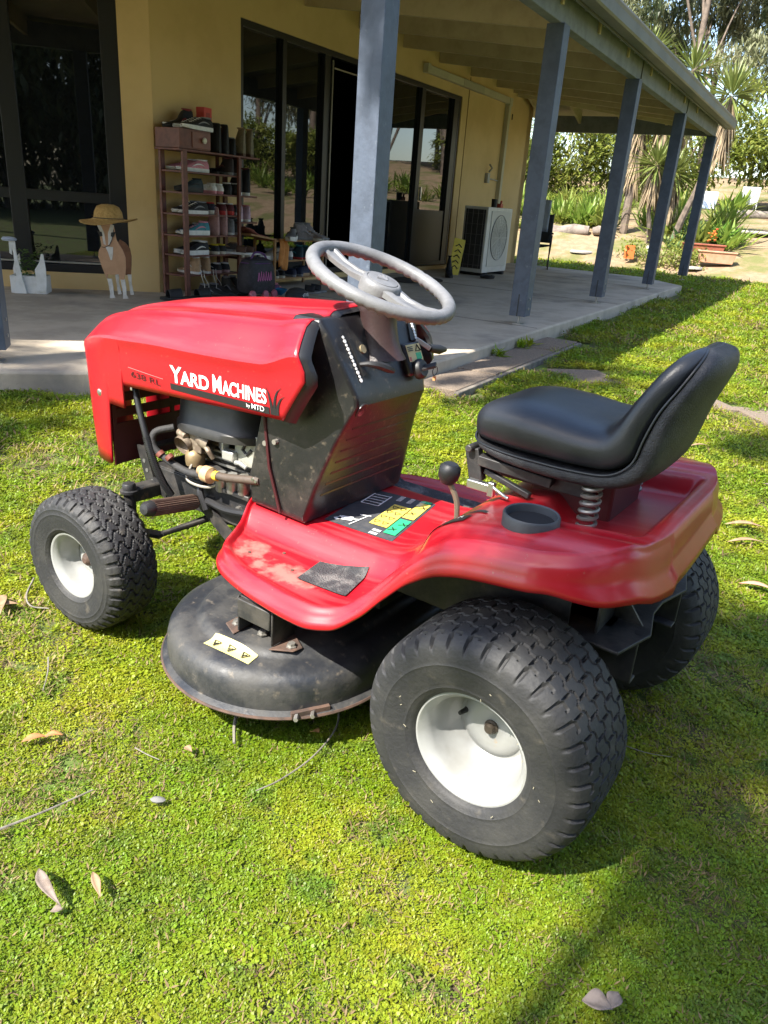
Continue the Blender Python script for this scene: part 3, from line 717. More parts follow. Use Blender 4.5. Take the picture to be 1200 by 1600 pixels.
# hood bezel / gasket frame between hood and console
if False:
  q = MB(); q.grid([[(X, s*(.243-.02*sst(.80, .88, z)), z) for X, z in ((.70, .66), (.64, .665), (.60, .70), (.575, .755), (.60, .82), (.625, .862))] for s in (1,)]+[[(X+.03, s*(.20), z) for X, z in ((.70, .66), (.62, .655), (.585, .70), (.555, .755), (.58, .82), (.605, .866))] for s in (1,)])
  q.grid([[(X, -(.243-.02*sst(.80, .88, z)), z) for X, z in ((.70, .66), (.64, .665), (.60, .70), (.575, .755), (.60, .82), (.625, .862))], [(X+.03, -.20, z) for X, z in ((.70, .66), (.62, .655), (.585, .70), (.555, .755), (.58, .82), (.605, .866))]])
  pass
# raised rib on the side panel and flange
q = MB(); q.tube([(.72, .204, .64), (.70, .207, .52), (.665, .205, .415)], .004, 6); q.build('side_rib', mat('maroon_rib', (.05, .01, .012), .4), cons)
for x, z in ((.715, .575), (.685, .585)):
    q = MB(); q.tube([(x, .195, z), (x, .209, z)], .0065, 8); q.build('bolt', mat('bolt_dull', (.30, .28, .24), .5, metal=.6), cons)
for x, z in ((.755, .475), (.745, .472)):
    q = MB(); q.tube([(x, .195, z), (x, .207, z)], .004, 8); q.build('rivet', M_chrome, cons)
# horizontal louvre grooves on the back face
for k in range(7):
    t = k/7; z = .47+.19*t; q = MB()
    ww_ = lerp(.16, .11, t); a, n_ = cpt(.2, ww_, z, (1, 0, 0)); c, _ = cpt(.2, -ww_, z, (1, 0, 0))
    if a and c: q.bar(a+n_*.001, c+n_*.001, .004, .004); q.build('groove_rib', M_cons, cons, smooth=0)
# throttle plate, lever, marks (left of the dash); lift lever (right)
def dashp(u, y, off=0.0):   # point on the sloping dash, u 0 (bottom) .. 1 (top)
    x = lerp(.518, .580, u); z = lerp(.730, .860, u); return Vector((x-.90*off, y, z+.43*off))
q = MB(); q.bar(dashp(.16, .088, .001), dashp(.74, .105, .001), .013, .004, (-.90, 0, .43)); q.build('throttle_slot', M_black, cons, smooth=0)
q = MB()
for k in range(12):
    p = dashp(.10+.062*k, .108+.0016*k, .0015); q.tube([p, dashp(.10+.062*k, .108+.0016*k, .0024)], .0036 if k % 2 else .0048, 8)
q.build('throttle_marks', M_dec_w, cons)
q = MB(); q.tube([dashp(.34, .094, 0), dashp(.31, .090, .020), dashp(.24, .072, .034), dashp(.16, .048, .038), dashp(.11, .032, .038)], [.005, .006, .009, .010, .006], 8); q.build('throttle_lever', M_black, cons)
q = MB(); q.tube([dashp(.56, .070, -.002), dashp(.56, .070, .004)], .010, 12); q.build('choke_plug', mat('brass_dull', (.32, .26, .16), .5, metal=.5), cons)
q = MB(); q.bar(dashp(.55, -.128, .002), dashp(1.02, -.140, .002), .020, .006, (-.90, 0, .43)); q.build('lift_slot', M_black, cons, smooth=0)
q = MB()
for k in range(9): q.tube([dashp(.58+.05*k, -.140, .004), dashp(.58+.05*k, -.140, .007)], .004, 8)
q.build('lift_marks', M_dec_w, cons)
q = MB(); q.bar(dashp(.55, -.135, .010), dashp(.36, -.160, .022), .024, .012); q.build('lift_lever', mat('lever_plate', (.42, .42, .38), .5), cons, bevel=.002)
q = MB(); q.tube([dashp(.36, -.160, .022), dashp(.30, -.195, .026), dashp(.28, -.225, .024)], [.010, .012, .006], 10); q.build('lift_grip', M_black, cons)
# reflector button on the back edge
h, n_ = cpt(.2, .112, .678, (1, 0, 0))
q = MB(); q.tube([h-n_*.002, h+n_*.006], .019, 18); q.build('button_ring', M_cons, cons)
q = MB(); q.tube([h-n_*.002, h+n_*.009], .0135, 18); q.build('button', mat('button_pink', (.42, .16, .19), .4), cons)
# ignition pod, label, key (right of the dash)
q = MB(); q.bar(dashp(-.02, -.098, .004), dashp(.52, -.098, .006), .072, .026, (-.90, 0, .43)); q.build('switch_pod', M_cons, cons, bevel=.008)
def podp(u, y, off=.0): return dashp(u, y, .0178+off)
def pquad(u0, u1, y0, y1, off, nm, m):
    q = MB(); q.add([podp(u0, y0, off), podp(u1, y0, off), podp(u1, y1, off), podp(u0, y1, off)], [(0, 1, 2, 3)]); q.build(nm, m, cons, smooth=0, solid=.0006)
pquad(.20, .48, -.068, -.126, .0012, 'switch_label', mat('decal_cream', (.60, .47, .20), .45)); pquad(.22, .33, -.100, -.122, .0022, 'label_green', M_dec_g); pquad(.21, .28, -.070, -.078, .0022, 'label_red', mat('decal_redl', (.5, .12, .08), .45))
q = MB(); q.tube([podp(.46, -.112, .003), podp(.36, -.122, .003), podp(.36, -.102, .003)], .0016, 5, closed=True); q.build('label_symbol', M_dec_k, cons)
q = MB()
for k in range(3): q.tube([podp(.44-.03*k, -.072, .003), podp(.44-.03*k, -.092, .003)], .0011, 5)
q.build('label_lines', M_dec_k, cons)
h = podp(.06, -.098, -.004); n_ = Vector((-.93, 0, .37)).normalized(); Mk = n_.to_track_quat('Z', 'Y').to_matrix()
q = MB(); q.lathe([(.024, 0), (.024, .012), (.019, .018), (0, .018)], 20, Matrix.Translation(h) @ Mk.to_4x4()); q.build('ignition_switch', M_black, cons)
q = MB(); q.bar(h+n_*.014, h+n_*.046+Vector((0, -.012, 0)), .022, .006, (0, .3, 1)); q.tube([h+n_*.042+Vector((0, .011*math.cos(t)-.016, .011*math.sin(t)-.014)) for t in [i*2*math.pi/12 for i in range(12)]], .0012, 5, closed=True); q.build('key', M_black, cons, bevel=.002)
q = MB(); q.box(h+n_*.042+Vector((0, -.016, -.032)), (.006, .006, .010)); q.build('key_tag', mat('tag_orange', (.6, .3, .12), .5), cons)
# steering column
cA = Vector((.560, 0, .945)); nW = Vector((-math.sin(R_(21)), 0, math.cos(R_(21))))
base = Vector((.560, 0, .775))
q = MB()
prof = [(.0, .070, .058), (.02, .060, .052), (.05, .050, .046), (.09, .045, .044), (.13, .044, .043), (.165, .050, .049), (.178, .047, .046)]
axis = (cA-nW*.030-base); L = axis.length; ax_ = axis.normalized(); sx_ = Vector((ax_.z, 0, -ax_.x)); rows = []
for t, a, c in prof:
    rows.append([base+ax_*(L*t/.178)+sx_*(a*math.cos(k))+Vector((0, c*math.sin(k), 0)) for k in [2*math.pi*i/24 for i in range(24)]])
q.grid(rows, cv=True); q.build('steering_column', M_col, mow, smooth=60)
if False:
  q = MB(); q.grid([[Vector((.548+.115*math.cos(k)*t, .105*math.sin(k)*t, lerp(.83, .79, t)+ (.548+.115*math.cos(k)*t-.53)*1.40*.62)) for k in [2*math.pi*i/24 for i in range(24)]] for t in (.3, .6, .85, 1.0)], cv=True)
  pass
stw = empty('steering_wheel', (0, 0, 0), 0, mow)
e1 = Vector((math.cos(R_(21)), 0, math.sin(R_(21)))); e2 = Vector((0, 1, 0))
RW = .162
pts = []; rad = []
NR = 144
rows = []
for i in range(NR):
    t = 2*math.pi*i/NR; cpt_ = cA+(e1*math.cos(t)+e2*math.sin(t))*RW; out = (e1*math.cos(t)+e2*math.sin(t)); row = []
    for j in range(14):
        a = 2*math.pi*j/14; r = .0155
        low = max(0, -math.sin(a))
        r += .0022*low*(math.sin(t*46))            # finger grips on the underside
        if i % 36 == 0: r -= .0012
        row.append(cpt_+out*(r*math.cos(a))+nW*(r*.95*math.sin(a)))
    rows.append(row)
q = MB(); q.grid(rows, cu=True, cv=True); q.build('rim', M_steer, stw, smooth=180)
for ang, w0, w1 in ((180, .034, .048), (8, .024, .028)):
    t = R_(ang); dr = e1*math.cos(t)+e2*math.sin(t); sd_ = nW.cross(dr); rows = []
    for s_, wv, dz, hh in ((.03, w0, -.012, .016), (.07, w0*.9, -.015, .014), (.11, w0*.95, -.011, .012), (.14, w1, -.004, .012), (.165, w1*1.1, 0, .012)):
        c0 = cA+dr*s_+nW*dz; rows.append([c0+sd_*(wv*a)+nW*(hh*c_) for a, c_ in ((-1, -.4), (-1, .4), (-.8, .6), (-.45, .6), (-.35, .25), (.35, .25), (.45, .6), (.8, .6), (1, .4), (1, -.4), (.6, -.6), (-.6, -.6))])
    q = MB(); q.grid(rows, cv=True); q.build('spoke', M_steer, stw, smooth=50)
Mh = nW.to_track_quat('Z', 'X').to_matrix().to_4x4(); Mh.translation = cA
q = MB(); q.lathe([(.047, -.030), (.048, -.010), (.045, .0), (.040, .004), (.037, .0035), (.036, .001), (.035, .0045), (.02, .0065), (0, .007)], 32, Mh); q.build('hub', M_steer, stw, smooth=50)
q = MB()
for k in range(5):
    a = R_(-50+25*k); q.tube([cA+nW*.0072+(e1*-.012)+(e2*.0), cA+nW*.0075-e1*(.012-.026*math.cos(a))+e2*(.024*math.sin(a))], .0016, 5)
q.build('hub_emblem', mat('emblem', (.16, .16, .17), .4), stw)

# ---- wheels --------------------------------------------------------------------------------------------
def tyre_mesh(Ro, Rr, W, pattern, nt, ns):
    """carcass of revolution about Y with tread relief; returns vert rows"""
    hw = W/2
    prof = []
    # (axial, radius) from inner bead over the tread to the outer bead
    pts = [(-hw*.72, Rr), (-hw*.92, Rr+.012), (-hw*1.0, lerp(Rr, Ro, .38)), (-hw*1.02, lerp(Rr, Ro, .58)), (-hw*.97, lerp(Rr, Ro, .80)), (-hw*.87, Ro-.012), (-hw*.72, Ro-.0035), (-hw*.4, Ro-.0005), (0, Ro)]
    pts = pts+[(-a, r) for a, r in pts[-2::-1]]
    sp_ = spline([(a, r, 0) for a, r in pts], 12)
    L = [0]
    for i in range(1, len(sp_)): L.append(L[-1]+(sp_[i]-sp_[i-1]).length)
    s = np.linspace(0, L[-1], ns); ax = np.interp(s, L, [p.x for p in sp_]); rd = np.interp(s, L, [p.y for p in sp_])
    th = np.linspace(0, 2*np.pi, nt, endpoint=False)
    A, T = np.meshgrid(ax, th); Rr_, _ = np.meshgrid(rd, th)
    u = A/(hw*.98)                                         # -1..1 across
    # how much of the surface carries tread
    crown = np.clip((Rr_-(lerp(Rr, Ro, .70)))/((Ro-Rr)*.16), 0, 1)
    def gap(x, w): x = np.abs(x-np.round(x)); return np.clip((x-w)/(w*.35), 0, 1)       # 0 in a groove, 1 on a lug
    tri = lambda x: 2*np.abs(2*(x-np.floor(x+.5)))-1
    if pattern == 'hex':
        N = 38; ph = T*N/(2*np.pi); zz = .050*np.clip(2.2*tri(ph), -1, 1)
        k = (u+zz)/.32+.5
        lug = gap(k, .045); row = np.round(k-.5)
        cross = gap(ph+.25+.5*np.mod(np.floor(k), 2), .065)
        inner = np.abs(u) < .80
        sip = np.where(inner, np.minimum(lug, np.maximum(cross, (np.abs((k-np.floor(k))-.5) > .24)*1.0)), gap(ph*1.0+.25, .085))
        mask = sip
    else:
        N = 36; ph = T*N/(2*np.pi)
        wv = .34*np.clip(1.5*tri(u*1.9+.3), -1, 1)
        lug = gap(ph+wv, .075)
        rows_ = gap(u*2.5+.5+.10*np.clip(1.5*tri(ph), -1, 1), .055)
        mask = np.where(np.abs(u) < .72, np.minimum(lug, np.maximum(rows_, .70)), gap(ph+.12, .16))
    relief = (.0085 if pattern == 'hex' else .0062)*crown*(mask-1.0)
    # shoulder grooves fade down the sidewall, ring lines on the sidewall
    Rf = Rr_+relief
    side = (np.abs(u) > .9)&(Rr_ < Ro-.02)
    ring = (np.abs(Rr_-lerp(Rr, Ro, .55)) < .0018)|(np.abs(Rr_-lerp(Rr, Ro, .16)) < .0016)|(np.abs(Rr_-lerp(Rr, Ro, .68)) < .0014)
    sgn = np.sign(A); A2 = A+sgn*(.0012*(ring & side))
    # flat spot where the tyre carries weight
    return A2, Rf, T
def tyre(name, Ro, Rr, W, pattern, nt, ns, parent):
    A, Rf, T = tyre_mesh(Ro, Rr, W, pattern, nt, ns)
    X = Rf*np.sin(T); Z = np.maximum(Rf*np.cos(T), -(Ro-.013)); V = np.stack([X, A, Z], -1).reshape(-1, 3)
    idx = np.arange(nt*ns).reshape(nt, ns); a = idx; b_ = np.roll(idx, -1, 0)
    F_ = np.stack([a[:, :-1], a[:, 1:], b_[:, 1:], b_[:, :-1]], -1).reshape(-1, 4)
    me = bpy.data.meshes.new(name); me.vertices.add(len(V)); me.vertices.foreach_set('co', V.ravel())
    me.loops.add(F_.size); me.loops.foreach_set('vertex_index', F_.ravel().astype(np.int32))
    me.polygons.add(len(F_)); me.polygons.foreach_set('loop_start', np.arange(0, F_.size, 4, dtype=np.int32))
    me.update(calc_edges=True); me.validate(); me.materials.append(M_tyre); me.shade_smooth(); me.set_sharp_from_angle(angle=R_(38))
    o = bpy.data.objects.new(name, me); C.objects.link(o); o.parent = parent; return o
MY = Matrix.Rotation(R_(-90), 4, 'X')      # lathe z -> +Y
def wheel(x, y, Ro, Rr, W, pattern, sg, rz_=0.0, big=True):
    w = empty('wheel', (x, y, (.2265 if big else .1855)), rz_, mow)
    tyre('tyre', Ro, Rr, W, pattern, 760 if big else 560, 130 if big else 100, w)
    hw = W/2; MM = MY if sg > 0 else Matrix.Rotation(R_(90), 4, 'X')
    f = Rr
    q = MB()
    q.lathe([(f-.004, hw*.60), (f+.006, hw*.72), (f+.008, hw*.80), (f+.0065, hw*.84), (f+.002, hw*.845), (f-.001, hw*.82), (f-.004, hw*.775), (f-.010, hw*.72), (f-.013, hw*.60), (f-.014, hw*.36), (f-.018, hw*.18), (f-.027, hw*.06), (f*.66, -.002), (f*.60, -.001), (f*.56, .006), (f*.42, .010), (f*.32, .010), (f*.27, .007), (.0, .007)], 56, MM)
    q.build('rim', M_rim, w, smooth=45)
    if big:
        q = MB(); q.lathe([(0, .022), (.008, .0215), (.0105, .017), (.0105, .012), (.014, .010), (.014, .004)], 16, MM); q.build('axle_nut', mat('nut_brown', (.07, .055, .04), .6, metal=.4), w)
        q = MB(); p = Vector((.045, 0, -.012)); d = Vector((0, sg, 0)); q.tube([Vector((.055, sg*.0, .010)), Vector((.056, sg*.012, .011)), Vector((.058, sg*.028, .013))], [.0065, .0048, .0042], 8); q.build('valve', M_black, w)
    else:
        q = MB(); q.lathe([(0, .028), (.008, .028), (.017, .020), (.020, .004)], 14, MM); q.build('hub_cap', M_rust, w)
    return w
RR, RFR = .2265, .186
wl = wheel(0, .338, RR, .106, .222, 'hex', 1)
wheel(0, -.338, RR, .106, .222, 'hex', -1)
wheel(1.172, .375, RFR, .083, .15, 'wave', 1, R_(2), big=False)
wheel(1.172, -.375, RFR, .083, .15, 'wave', -1, R_(2), big=False)

# dried clippings stuck to the near rear tyre
n = 24; a = np.random.default_rng(5).uniform(0, 6.283, n); g5 = np.random.default_rng(6); rr_ = g5.uniform(.115, .200, n)
q = MB()
for i in range(n):
    p = Vector((rr_[i]*math.cos(a[i]), .1108-.0006*abs(rr_[i]-.165)/.03-.006*max(0, (rr_[i]-.185)/.02), rr_[i]*math.sin(a[i]))); b_ = g5.uniform(0, 6.283); L_ = g5.uniform(.0025, .007); d = Vector((math.cos(b_), 0, math.sin(b_)))*L_; s_ = Vector((-d.z, 0, d.x)).normalized()*.0006
    q.add([p-d*.5-s_, p+d*.5-s_, p+d*.5+s_, p-d*.5+s_], [(0, 1, 2, 3)])
o = q.build('dried_clippings', mat('clipping', (.30, .27, .19), .8), wl, smooth=0, fixn=False, solid=.0006); o['kind'] = 'stuff'
# ---- mower deck --------------------------------------------------------------------------------------
DC = .245; DX = .605
def deck_ring(r, z, n=40):
    """outline of the twin-blade deck: two half circles and the straight between, as (x,y,z)"""
    pts = []
    for i in range(n+1):
        t = math.pi*i/n; pts.append((DX+r*math.cos(t), DC+r*math.sin(t), z))
    for i in range(n+1):
        t = math.pi+math.pi*i/n; pts.append((DX+r*math.cos(t), -DC+r*math.sin(t), z))
    return pts
prof = [(0.2870, 0.0970), (0.2890, 0.1014), (0.2810, 0.1059), (0.2740, 0.1094), (0.2745, 0.1298), (0.2735, 0.1520), (0.2700, 0.1662), (0.2630, 0.1777), (0.2520, 0.1857), (0.2400, 0.1893), (0.2260, 0.1910), (0.2100, 0.1915), (0.2030, 0.1933), (0.1970, 0.1990), (0.1910, 0.2043), (0.1830, 0.2061), (0.1000, 0.2070), (0.0300, 0.2070)]
q = MB(); q.grid([deck_ring(r, z) for r, z in prof], cv=True)
deck = q.build('cutting_deck', M_deck, mow, smooth=40)
deck_bvh = BVHTree.FromPolygons([Vector(p) for p in q.v], q.f)
def dz_(x, y):
    h = deck_bvh.ray_cast(Vector((x, y, .6)), Vector((0, 0, -1))); return h[0].z if h[0] else .2
q = MB(); q.tube([(p[0], p[1], p[2]) for p in deck_ring(.286, .099)], .0045, 6, closed=True); q.build('rolled_edge', M_rust, deck)
top_decal('warning_label', quadfn((.640, .470), (.512, .462), (.516, .428), (.638, .436)), M_dec_ly, deck, .002, 10, 5, dz_)
for k, (x, y) in enumerate(((.616, .453), (.576, .449), (.537, .446))):
    q = MB(); r = .011
    for a in range(3):
        a0, a1 = R_(-90+120*a), R_(30+120*a); p0_ = (x-r*math.cos(a0), y-r*math.sin(a0)); p1_ = (x-r*math.cos(a1), y-r*math.sin(a1))
        q.bar((*p0_, dz_(*p0_)+.0035), (*p1_, dz_(*p1_)+.0035), .002, .0006)
    q.bar((x-.003, y-.003, dz_(x, y)+.0035), (x+.003, y+.004, dz_(x, y)+.0035), .003, .0006)
    q.build('label_symbol', M_dec_k, deck, smooth=0)
# bracket standing on the deck
q = MB()
q.box((.552, .402, .272), (.096, .012, .046)); q.box((.600, .368, .256), (.005, .075, .088)); q.box((.500, .368, .256), (.005, .075, .088)); q.box((.55, .362, .297), (.10, .075, .005))
q.build('spindle_bracket', M_frameb, deck, bevel=.003)
q = MB(); q.prism([(.60, .33), (.645, .36), (.645, .40), (.60, .42)], .2075, .2115); q.prism([(.50, .33), (.45, .36), (.455, .385), (.50, .415)], .2075, .2115); q.build('bracket_foot', M_rust, deck, bevel=.002)
for x, y in ((.624, .385), (.470, .374), (.552, .378)):
    q = MB(); q.lathe([(.012, 0), (.012, .003), (.0085, .003), (.0085, .009), (0, .009)], 6, Matrix.Translation((x, y, .2115 if x != .552 else .2105))); q.build('bolt', M_silver, deck, smooth=0)
q = MB(); q.bar((.402, .447, .107), (.358, .375, .108), .010, .014); q.build('edge_patch', M_rust, deck)
for t in (.2, .6):
    q = MB(); x, y = lerp(.402, .355, t), lerp(.462, .385, t); q.tube([(x, y-.006, .108), (x-.010, y+.008, .109)], .005, 6); q.build('bolt', M_silver, deck)
# belt cover / idler gear above the deck between the lobes
q = MB(); q.box((.55, 0, .25), (.3, .3, .03)); q.lathe([(.07, .235), (.07, .26), (.05, .27), (0, .27)], 20, Matrix.Translation((.5, .18, 0))); q.bar((.62, .28, .24), (.75, .1, .30), .03, .01); q.build('idler_plate', M_frameb, deck)

# ---- chassis ----------------------------------------------------------------------------------------
q = MB()
for s in (1, -1):
    q.box((.52, .15*s, .345), (1.40, .008, .085)); q.box((.52, .135*s, .302), (1.40, .03, .006)); q.box((.95, .135*s, .388), (.5, .03, .006))
q.box((1.20, 0, .345), (.008, .3, .085)); q.box((.94, 0, .392), (.32, .29, .006)); q.box((.0, 0, .34), (.25, .29, .12))
q.build('chassis', M_frameb, mow, smooth=0, bevel=.002)
q = MB(); q.tube([(0, -.30, .232), (0, .30, .232)], .017, 12); q.box((.0, 0, .26), (.18, .22, .16)); q.box((.16, .12, .27), (.10, .05, .12)); q.build('transaxle', M_frameb, mow, bevel=.012)
for s in (.20, -.206):
    q = MB(); q.prism([(-.06, .30), (.20, .30), (.20, .52), (-.06, .54)], s, s+.006, 'Y'); q.build('fender_support', M_frameb, mow, smooth=0)
# rear hitch plate
q = MB()
q.prism([(-.02, .22), (-.165, .225), (-.192, .12), (-.17, .03), (-.17, -.03), (-.192, -.12), (-.165, -.225), (-.02, -.22)], .393, .400)
q.build('hitch_plate', M_frameb, mow, smooth=0, bevel=.002)
q = MB(); q.prism([(.19, .56), (.19, .40), (-.19, .40), (-.19, .56)], -.112, -.106, 'X'); hp = q.build('rear_plate', M_frameb, mow, smooth=0, bevel=.002)
q = MB(); q.prism([(-.112, .402), (-.17, .402), (-.115, .47)], .10, .105, 'Y'); q.build('gusset', M_frameb, hp, smooth=0)
q = MB(); q.tube([(-.172, .130, .3995), (-.172, .130, .4008)], .009, 14); q.build('hole', M_black, hp)
# front axle, king pins, steering links
q = MB(); q.bar((1.165, .0, .325), (1.165, .255, .335), .045, .04); q.bar((1.165, 0, .325), (1.165, -.255, .335), .045, .04); q.box((1.165, 0, .33), (.07, .10, .06)); q.build('front_axle', M_frameb, mow, bevel=.006)
for s in (1, -1):
    q = MB(); q.tube([(1.155, .262*s, .20), (1.155, .262*s, .36)], .016, 12); q.lathe([(.024, .345), (.024, .352), (.018, .354), (.018, .366), (.015, .371), (.0, .373)], 18, Matrix.Translation((1.155, .262*s, .0))); q.tube([(1.16, .262*s, .195), (1.172, .36*s, .186)], .013, 10); q.bar((1.15, .25*s, .23), (1.06, .235*s, .24), .03, .01)
    q.build('king_pin', M_frameb, mow)
q = MB(); q.tube([(1.06, .235, .245), (1.02, .1, .26), (.75, .05, .28)], .008, 8); q.tube([(1.06, -.235, .245), (1.06, .235, .245)], .007, 8); q.bar((1.0, .158, .34), (.86, .165, .26), .008, .035); q.build('steering_link', M_frameb, mow)
# clutch pedal: ribbed sleeve on a rod
ped = empty('clutch_pedal', (0, 0, 0), 0, mow)
pa, pb = Vector((.965, .345, .378)), Vector((.985, .185, .345)); dd = (pb-pa).normalized()
q = MB(); e1_ = dd.cross(Vector((0, 0, 1))).normalized(); e2_ = dd.cross(e1_); rows = []
for t in (0, .05, .95, 1.0):
    r0_ = .0195 if .01 < t < .99 else .017
    rows.append([pa.lerp(pb, t)+(e1_*math.cos(a)+e2_*math.sin(a))*(r0_+(.0016 if k % 2 else -.0010)) for k, a in enumerate([2*math.pi*i/52 for i in range(52)])])
q.grid(rows, cv=True); q.build('sleeve', M_brown, ped, smooth=0)
q = MB(); q.lathe([(0, -.022), (.013, -.020), (.019, -.010), (.0205, .004)], 20, Matrix.Translation(pa) @ dd.to_track_quat('Z', 'Y').to_matrix().to_4x4()); q.build('end_cap', M_black, ped)
q = MB(); q.tube([pb-dd*.02, pb+dd*.10], .008, 8); q.build('rod', M_frameb, ped)

# ---- engine -----------------------------------------------------------------------------------------
eng = empty('engine', (0, 0, 0), 0, mow)
q = MB(); rows = []
for z, k in ((.520, .90), (.526, 1.0), (.545, 1.0), (.552, .97), (.60, .95), (.635, .90), (.655, .78), (.66, .5)):
    row = []
    for i in range(40):
        t = 2*math.pi*i/40; cx_ = math.copysign(abs(math.cos(t))**.62, math.cos(t)); cy_ = math.copysign(abs(math.sin(t))**.62, math.sin(t))
        row.append((.955+.175*k*cx_, -.015+.195*k*cy_, z+.03*(.955-(.955+.175*k*cx_))))
    rows.append(row)
q.grid(rows, cv=True); q.add(rows[-1], [tuple(range(40))]); q.add(rows[0], [tuple(range(39, -1, -1))])
q.build('fan_shroud', mat('shroud_black', (.014, .014, .015), .45, (.03, .028, .026), 12), eng, smooth=40)
q = MB(); q.box((.94, -.02, .455), (.18, .22, .13)); 
for k in range(7): q.box((.94, -.02, .405+.017*k), (.215, .27, .006))
q.build('cylinder_block', M_silver, eng, smooth=0)
q = MB(); q.box((.835, .135, .510), (.10, .006, .085)); q.box((.785, .12, .51), (.006, .03, .085)); gp = q.build('governor_plate', mat('plate_zinc', (.36, .36, .31), .5, (.24, .23, .19), 16, metal=.3), eng, smooth=0, bevel=.002)
q = MB(); q.tube([(.87, .1395, .522), (.86, .1395, .540), (.845, .1395, .528), (.855, .1395, .510), (.84, .1395, .500), (.825, .1395, .515)], .0045, 6); q.build('governor_slot', M_black, gp)
q = MB(); q.tube([(.81, .139, .49), (.81, .1395, .49)], .005, 6); q.tube([(.875, .139, .545), (.875, .1395, .545)], .003, 6); q.build('hole', M_black, gp)
q = MB(); q.box((.895, .145, .487), (.04, .02, .025)); q.bar((.915, .14, .50), (.95, .12, .505), .02, .03); q.tube([(.87, .15, .475), (.85, .155, .480), (.83, .15, .470)], .007, 6); q.build('linkage', mat('alloy_light', (.50, .50, .47), .4, metal=.6), eng, bevel=.003)
for k in range(3):
    q = MB(); x = .905-.040*k; q.lathe([(.014, 0), (.0155, .004), (.0155, .046), (.012, .052), (0, .053)], 14, Matrix.Translation((x, .165, .393+.006*k))); q.build('tappet_tube', M_silver, eng)
q = MB(); q.lathe([(.026, -.025), (.028, -.01), (.020, .0), (.024, .014), (.017, .030)], 16, Matrix.Translation((1.045, .15, .49)) @ Matrix.Rotation(R_(70), 4, 'X')); q.box((1.01, .135, .495), (.05, .05, .05)); q.lathe([(.020, -.03), (.022, .0), (.014, .02)], 14, Matrix.Translation((.985, .15, .508)) @ Matrix.Rotation(R_(80), 4, 'Y')); q.tube([(1.075, .15, .50), (1.06, .165, .515), (1.03, .17, .51)], .010, 8); q.tube([(.97, .16, .50), (.945, .17, .49), (.94, .16, .47)], .007, 8)
q.build('carburettor', mat('carb_cast', (.17, .13, .095), .6, (.32, .27, .20), 40, metal=.4), eng, bevel=.003)
q = MB(); q.lathe([(.024, .0), (.026, .012), (.026, .03), (.018, .040), (.006, .044)], 18, Matrix.Translation((1.02, .150, .432))); q.build('float_bowl', mat('bowl', (.30, .22, .12), .45, metal=.5), eng)
q = MB(); q.lathe([(.0, 0), (.055, .0), (.055, .028), (.04, .04), (0, .042)], 24, Matrix.Translation((1.0, .10, .392))); q.build('drain_pan', M_frameb, eng)
q = MB(); q.box((1.085, .13, .462), (.032, .03, .022), Matrix.Rotation(R_(25), 3, 'Y')); q.build('primer_cap', mat('cap_yellow', (.75, .58, .03), .4), eng, bevel=.006)
# hoses
q = MB(); q.tube(spline([(1.185, .205, .64), (1.16, .215, .58), (1.12, .225, .50), (1.095, .225, .44), (1.075, .215, .385), (1.06, .20, .345)], 6), .0085, 10); q.build('cable_sleeve', mat('sleeve', (.016, .016, .017), .35), eng)
q = MB(); 
pp = spline([(1.12, .225, .50), (1.095, .225, .44), (1.075, .215, .385), (1.06, .20, .345)], 26)
for i in range(0, len(pp)-1, 2): q.tube([pp[i], pp[i+1]], .0108, 8)
q.build('corrugation', M_black, eng)
q = MB(); q.tube(spline([(1.075, .17, .525), (1.11, .205, .51), (1.105, .215, .475), (1.07, .205, .448), (1.00, .20, .430), (.93, .20, .437)], 7), .0095, 10); q.build('fuel_line', M_rub, eng)
q = MB(); q.tube(spline([(.892, .20, .448), (.85, .20, .452), (.80, .20, .462), (.74, .195, .472)], 6), .0105, 10); q.build('fuel_line', mat('old_hose', (.085, .062, .045), .6, (.06, .045, .035), 20), eng)
q = MB(); q.lathe([(.006, -.030), (.007, -.020), (.011, -.018), (.021, -.014), (.0215, .010), (.011, .014), (.006, .018), (.006, .03)], 18, Matrix.Translation((.914, .20, .443)) @ Matrix.Rotation(R_(-90), 4, 'Y')); q.build('fuel_filter', mat('filter_amber', (.52, .36, .20), .35, (.44, .28, .14), 20), eng)
for x, c_ in ((.885, (.75, .48, .05)), (.94, (.35, .22, .12))):
    q = MB(); q.tube([(x+.006, .20, .447), (x-.006, .20, .448)], .0125, 12); q.build('hose_clip', mat('clip%d' % (x*1000), c_, .45), eng)
for x in (1.088, 1.052):
    q = MB(); q.tube([(x, .212, .462), (x-.008, .210, .455)], .0118, 10); q.build('hose_clip', mat('clip_red', (.16, .05, .035), .5), eng)
q = MB(); q.tube(spline([(1.01, .17, .44), (1.015, .185, .405), (.98, .19, .397), (.93, .18, .40), (.90, .15, .42)], 6), .0035, 6); q.build('fuel_pipe', mat('pipe', (.45, .42, .36), .4, metal=.5), eng)
q = MB(); q.tube(spline([(.99, .165, .345), (.94, .172, .352), (.88, .175, .350), (.80, .175, .362), (.74, .17, .37)], 6), .010, 8); q.tube(spline([(.985, .155, .40), (.975, .175, .375), (.95, .178, .33)], 6), .009, 8); q.build('wiring_loom', M_black, eng)
q = MB(); q.box((.90, .05, .402), (.30, .22, .012)); q.box((.99, .13, .405), (.07, .05, .02), Matrix.Rotation(R_(20), 3, 'Z')); q.box((.86, .16, .400), (.12, .03, .014)); q.build('engine_mount', M_frameb, eng, bevel=.003)
for x, z in ((.755, .385), (.74, .372), (.80, .345), (.85, .355)):
    q = MB(); q.tube([(x, .154, z), (x, .164, z)], .009, 6); q.build('bolt', M_silver, mow, smooth=0)
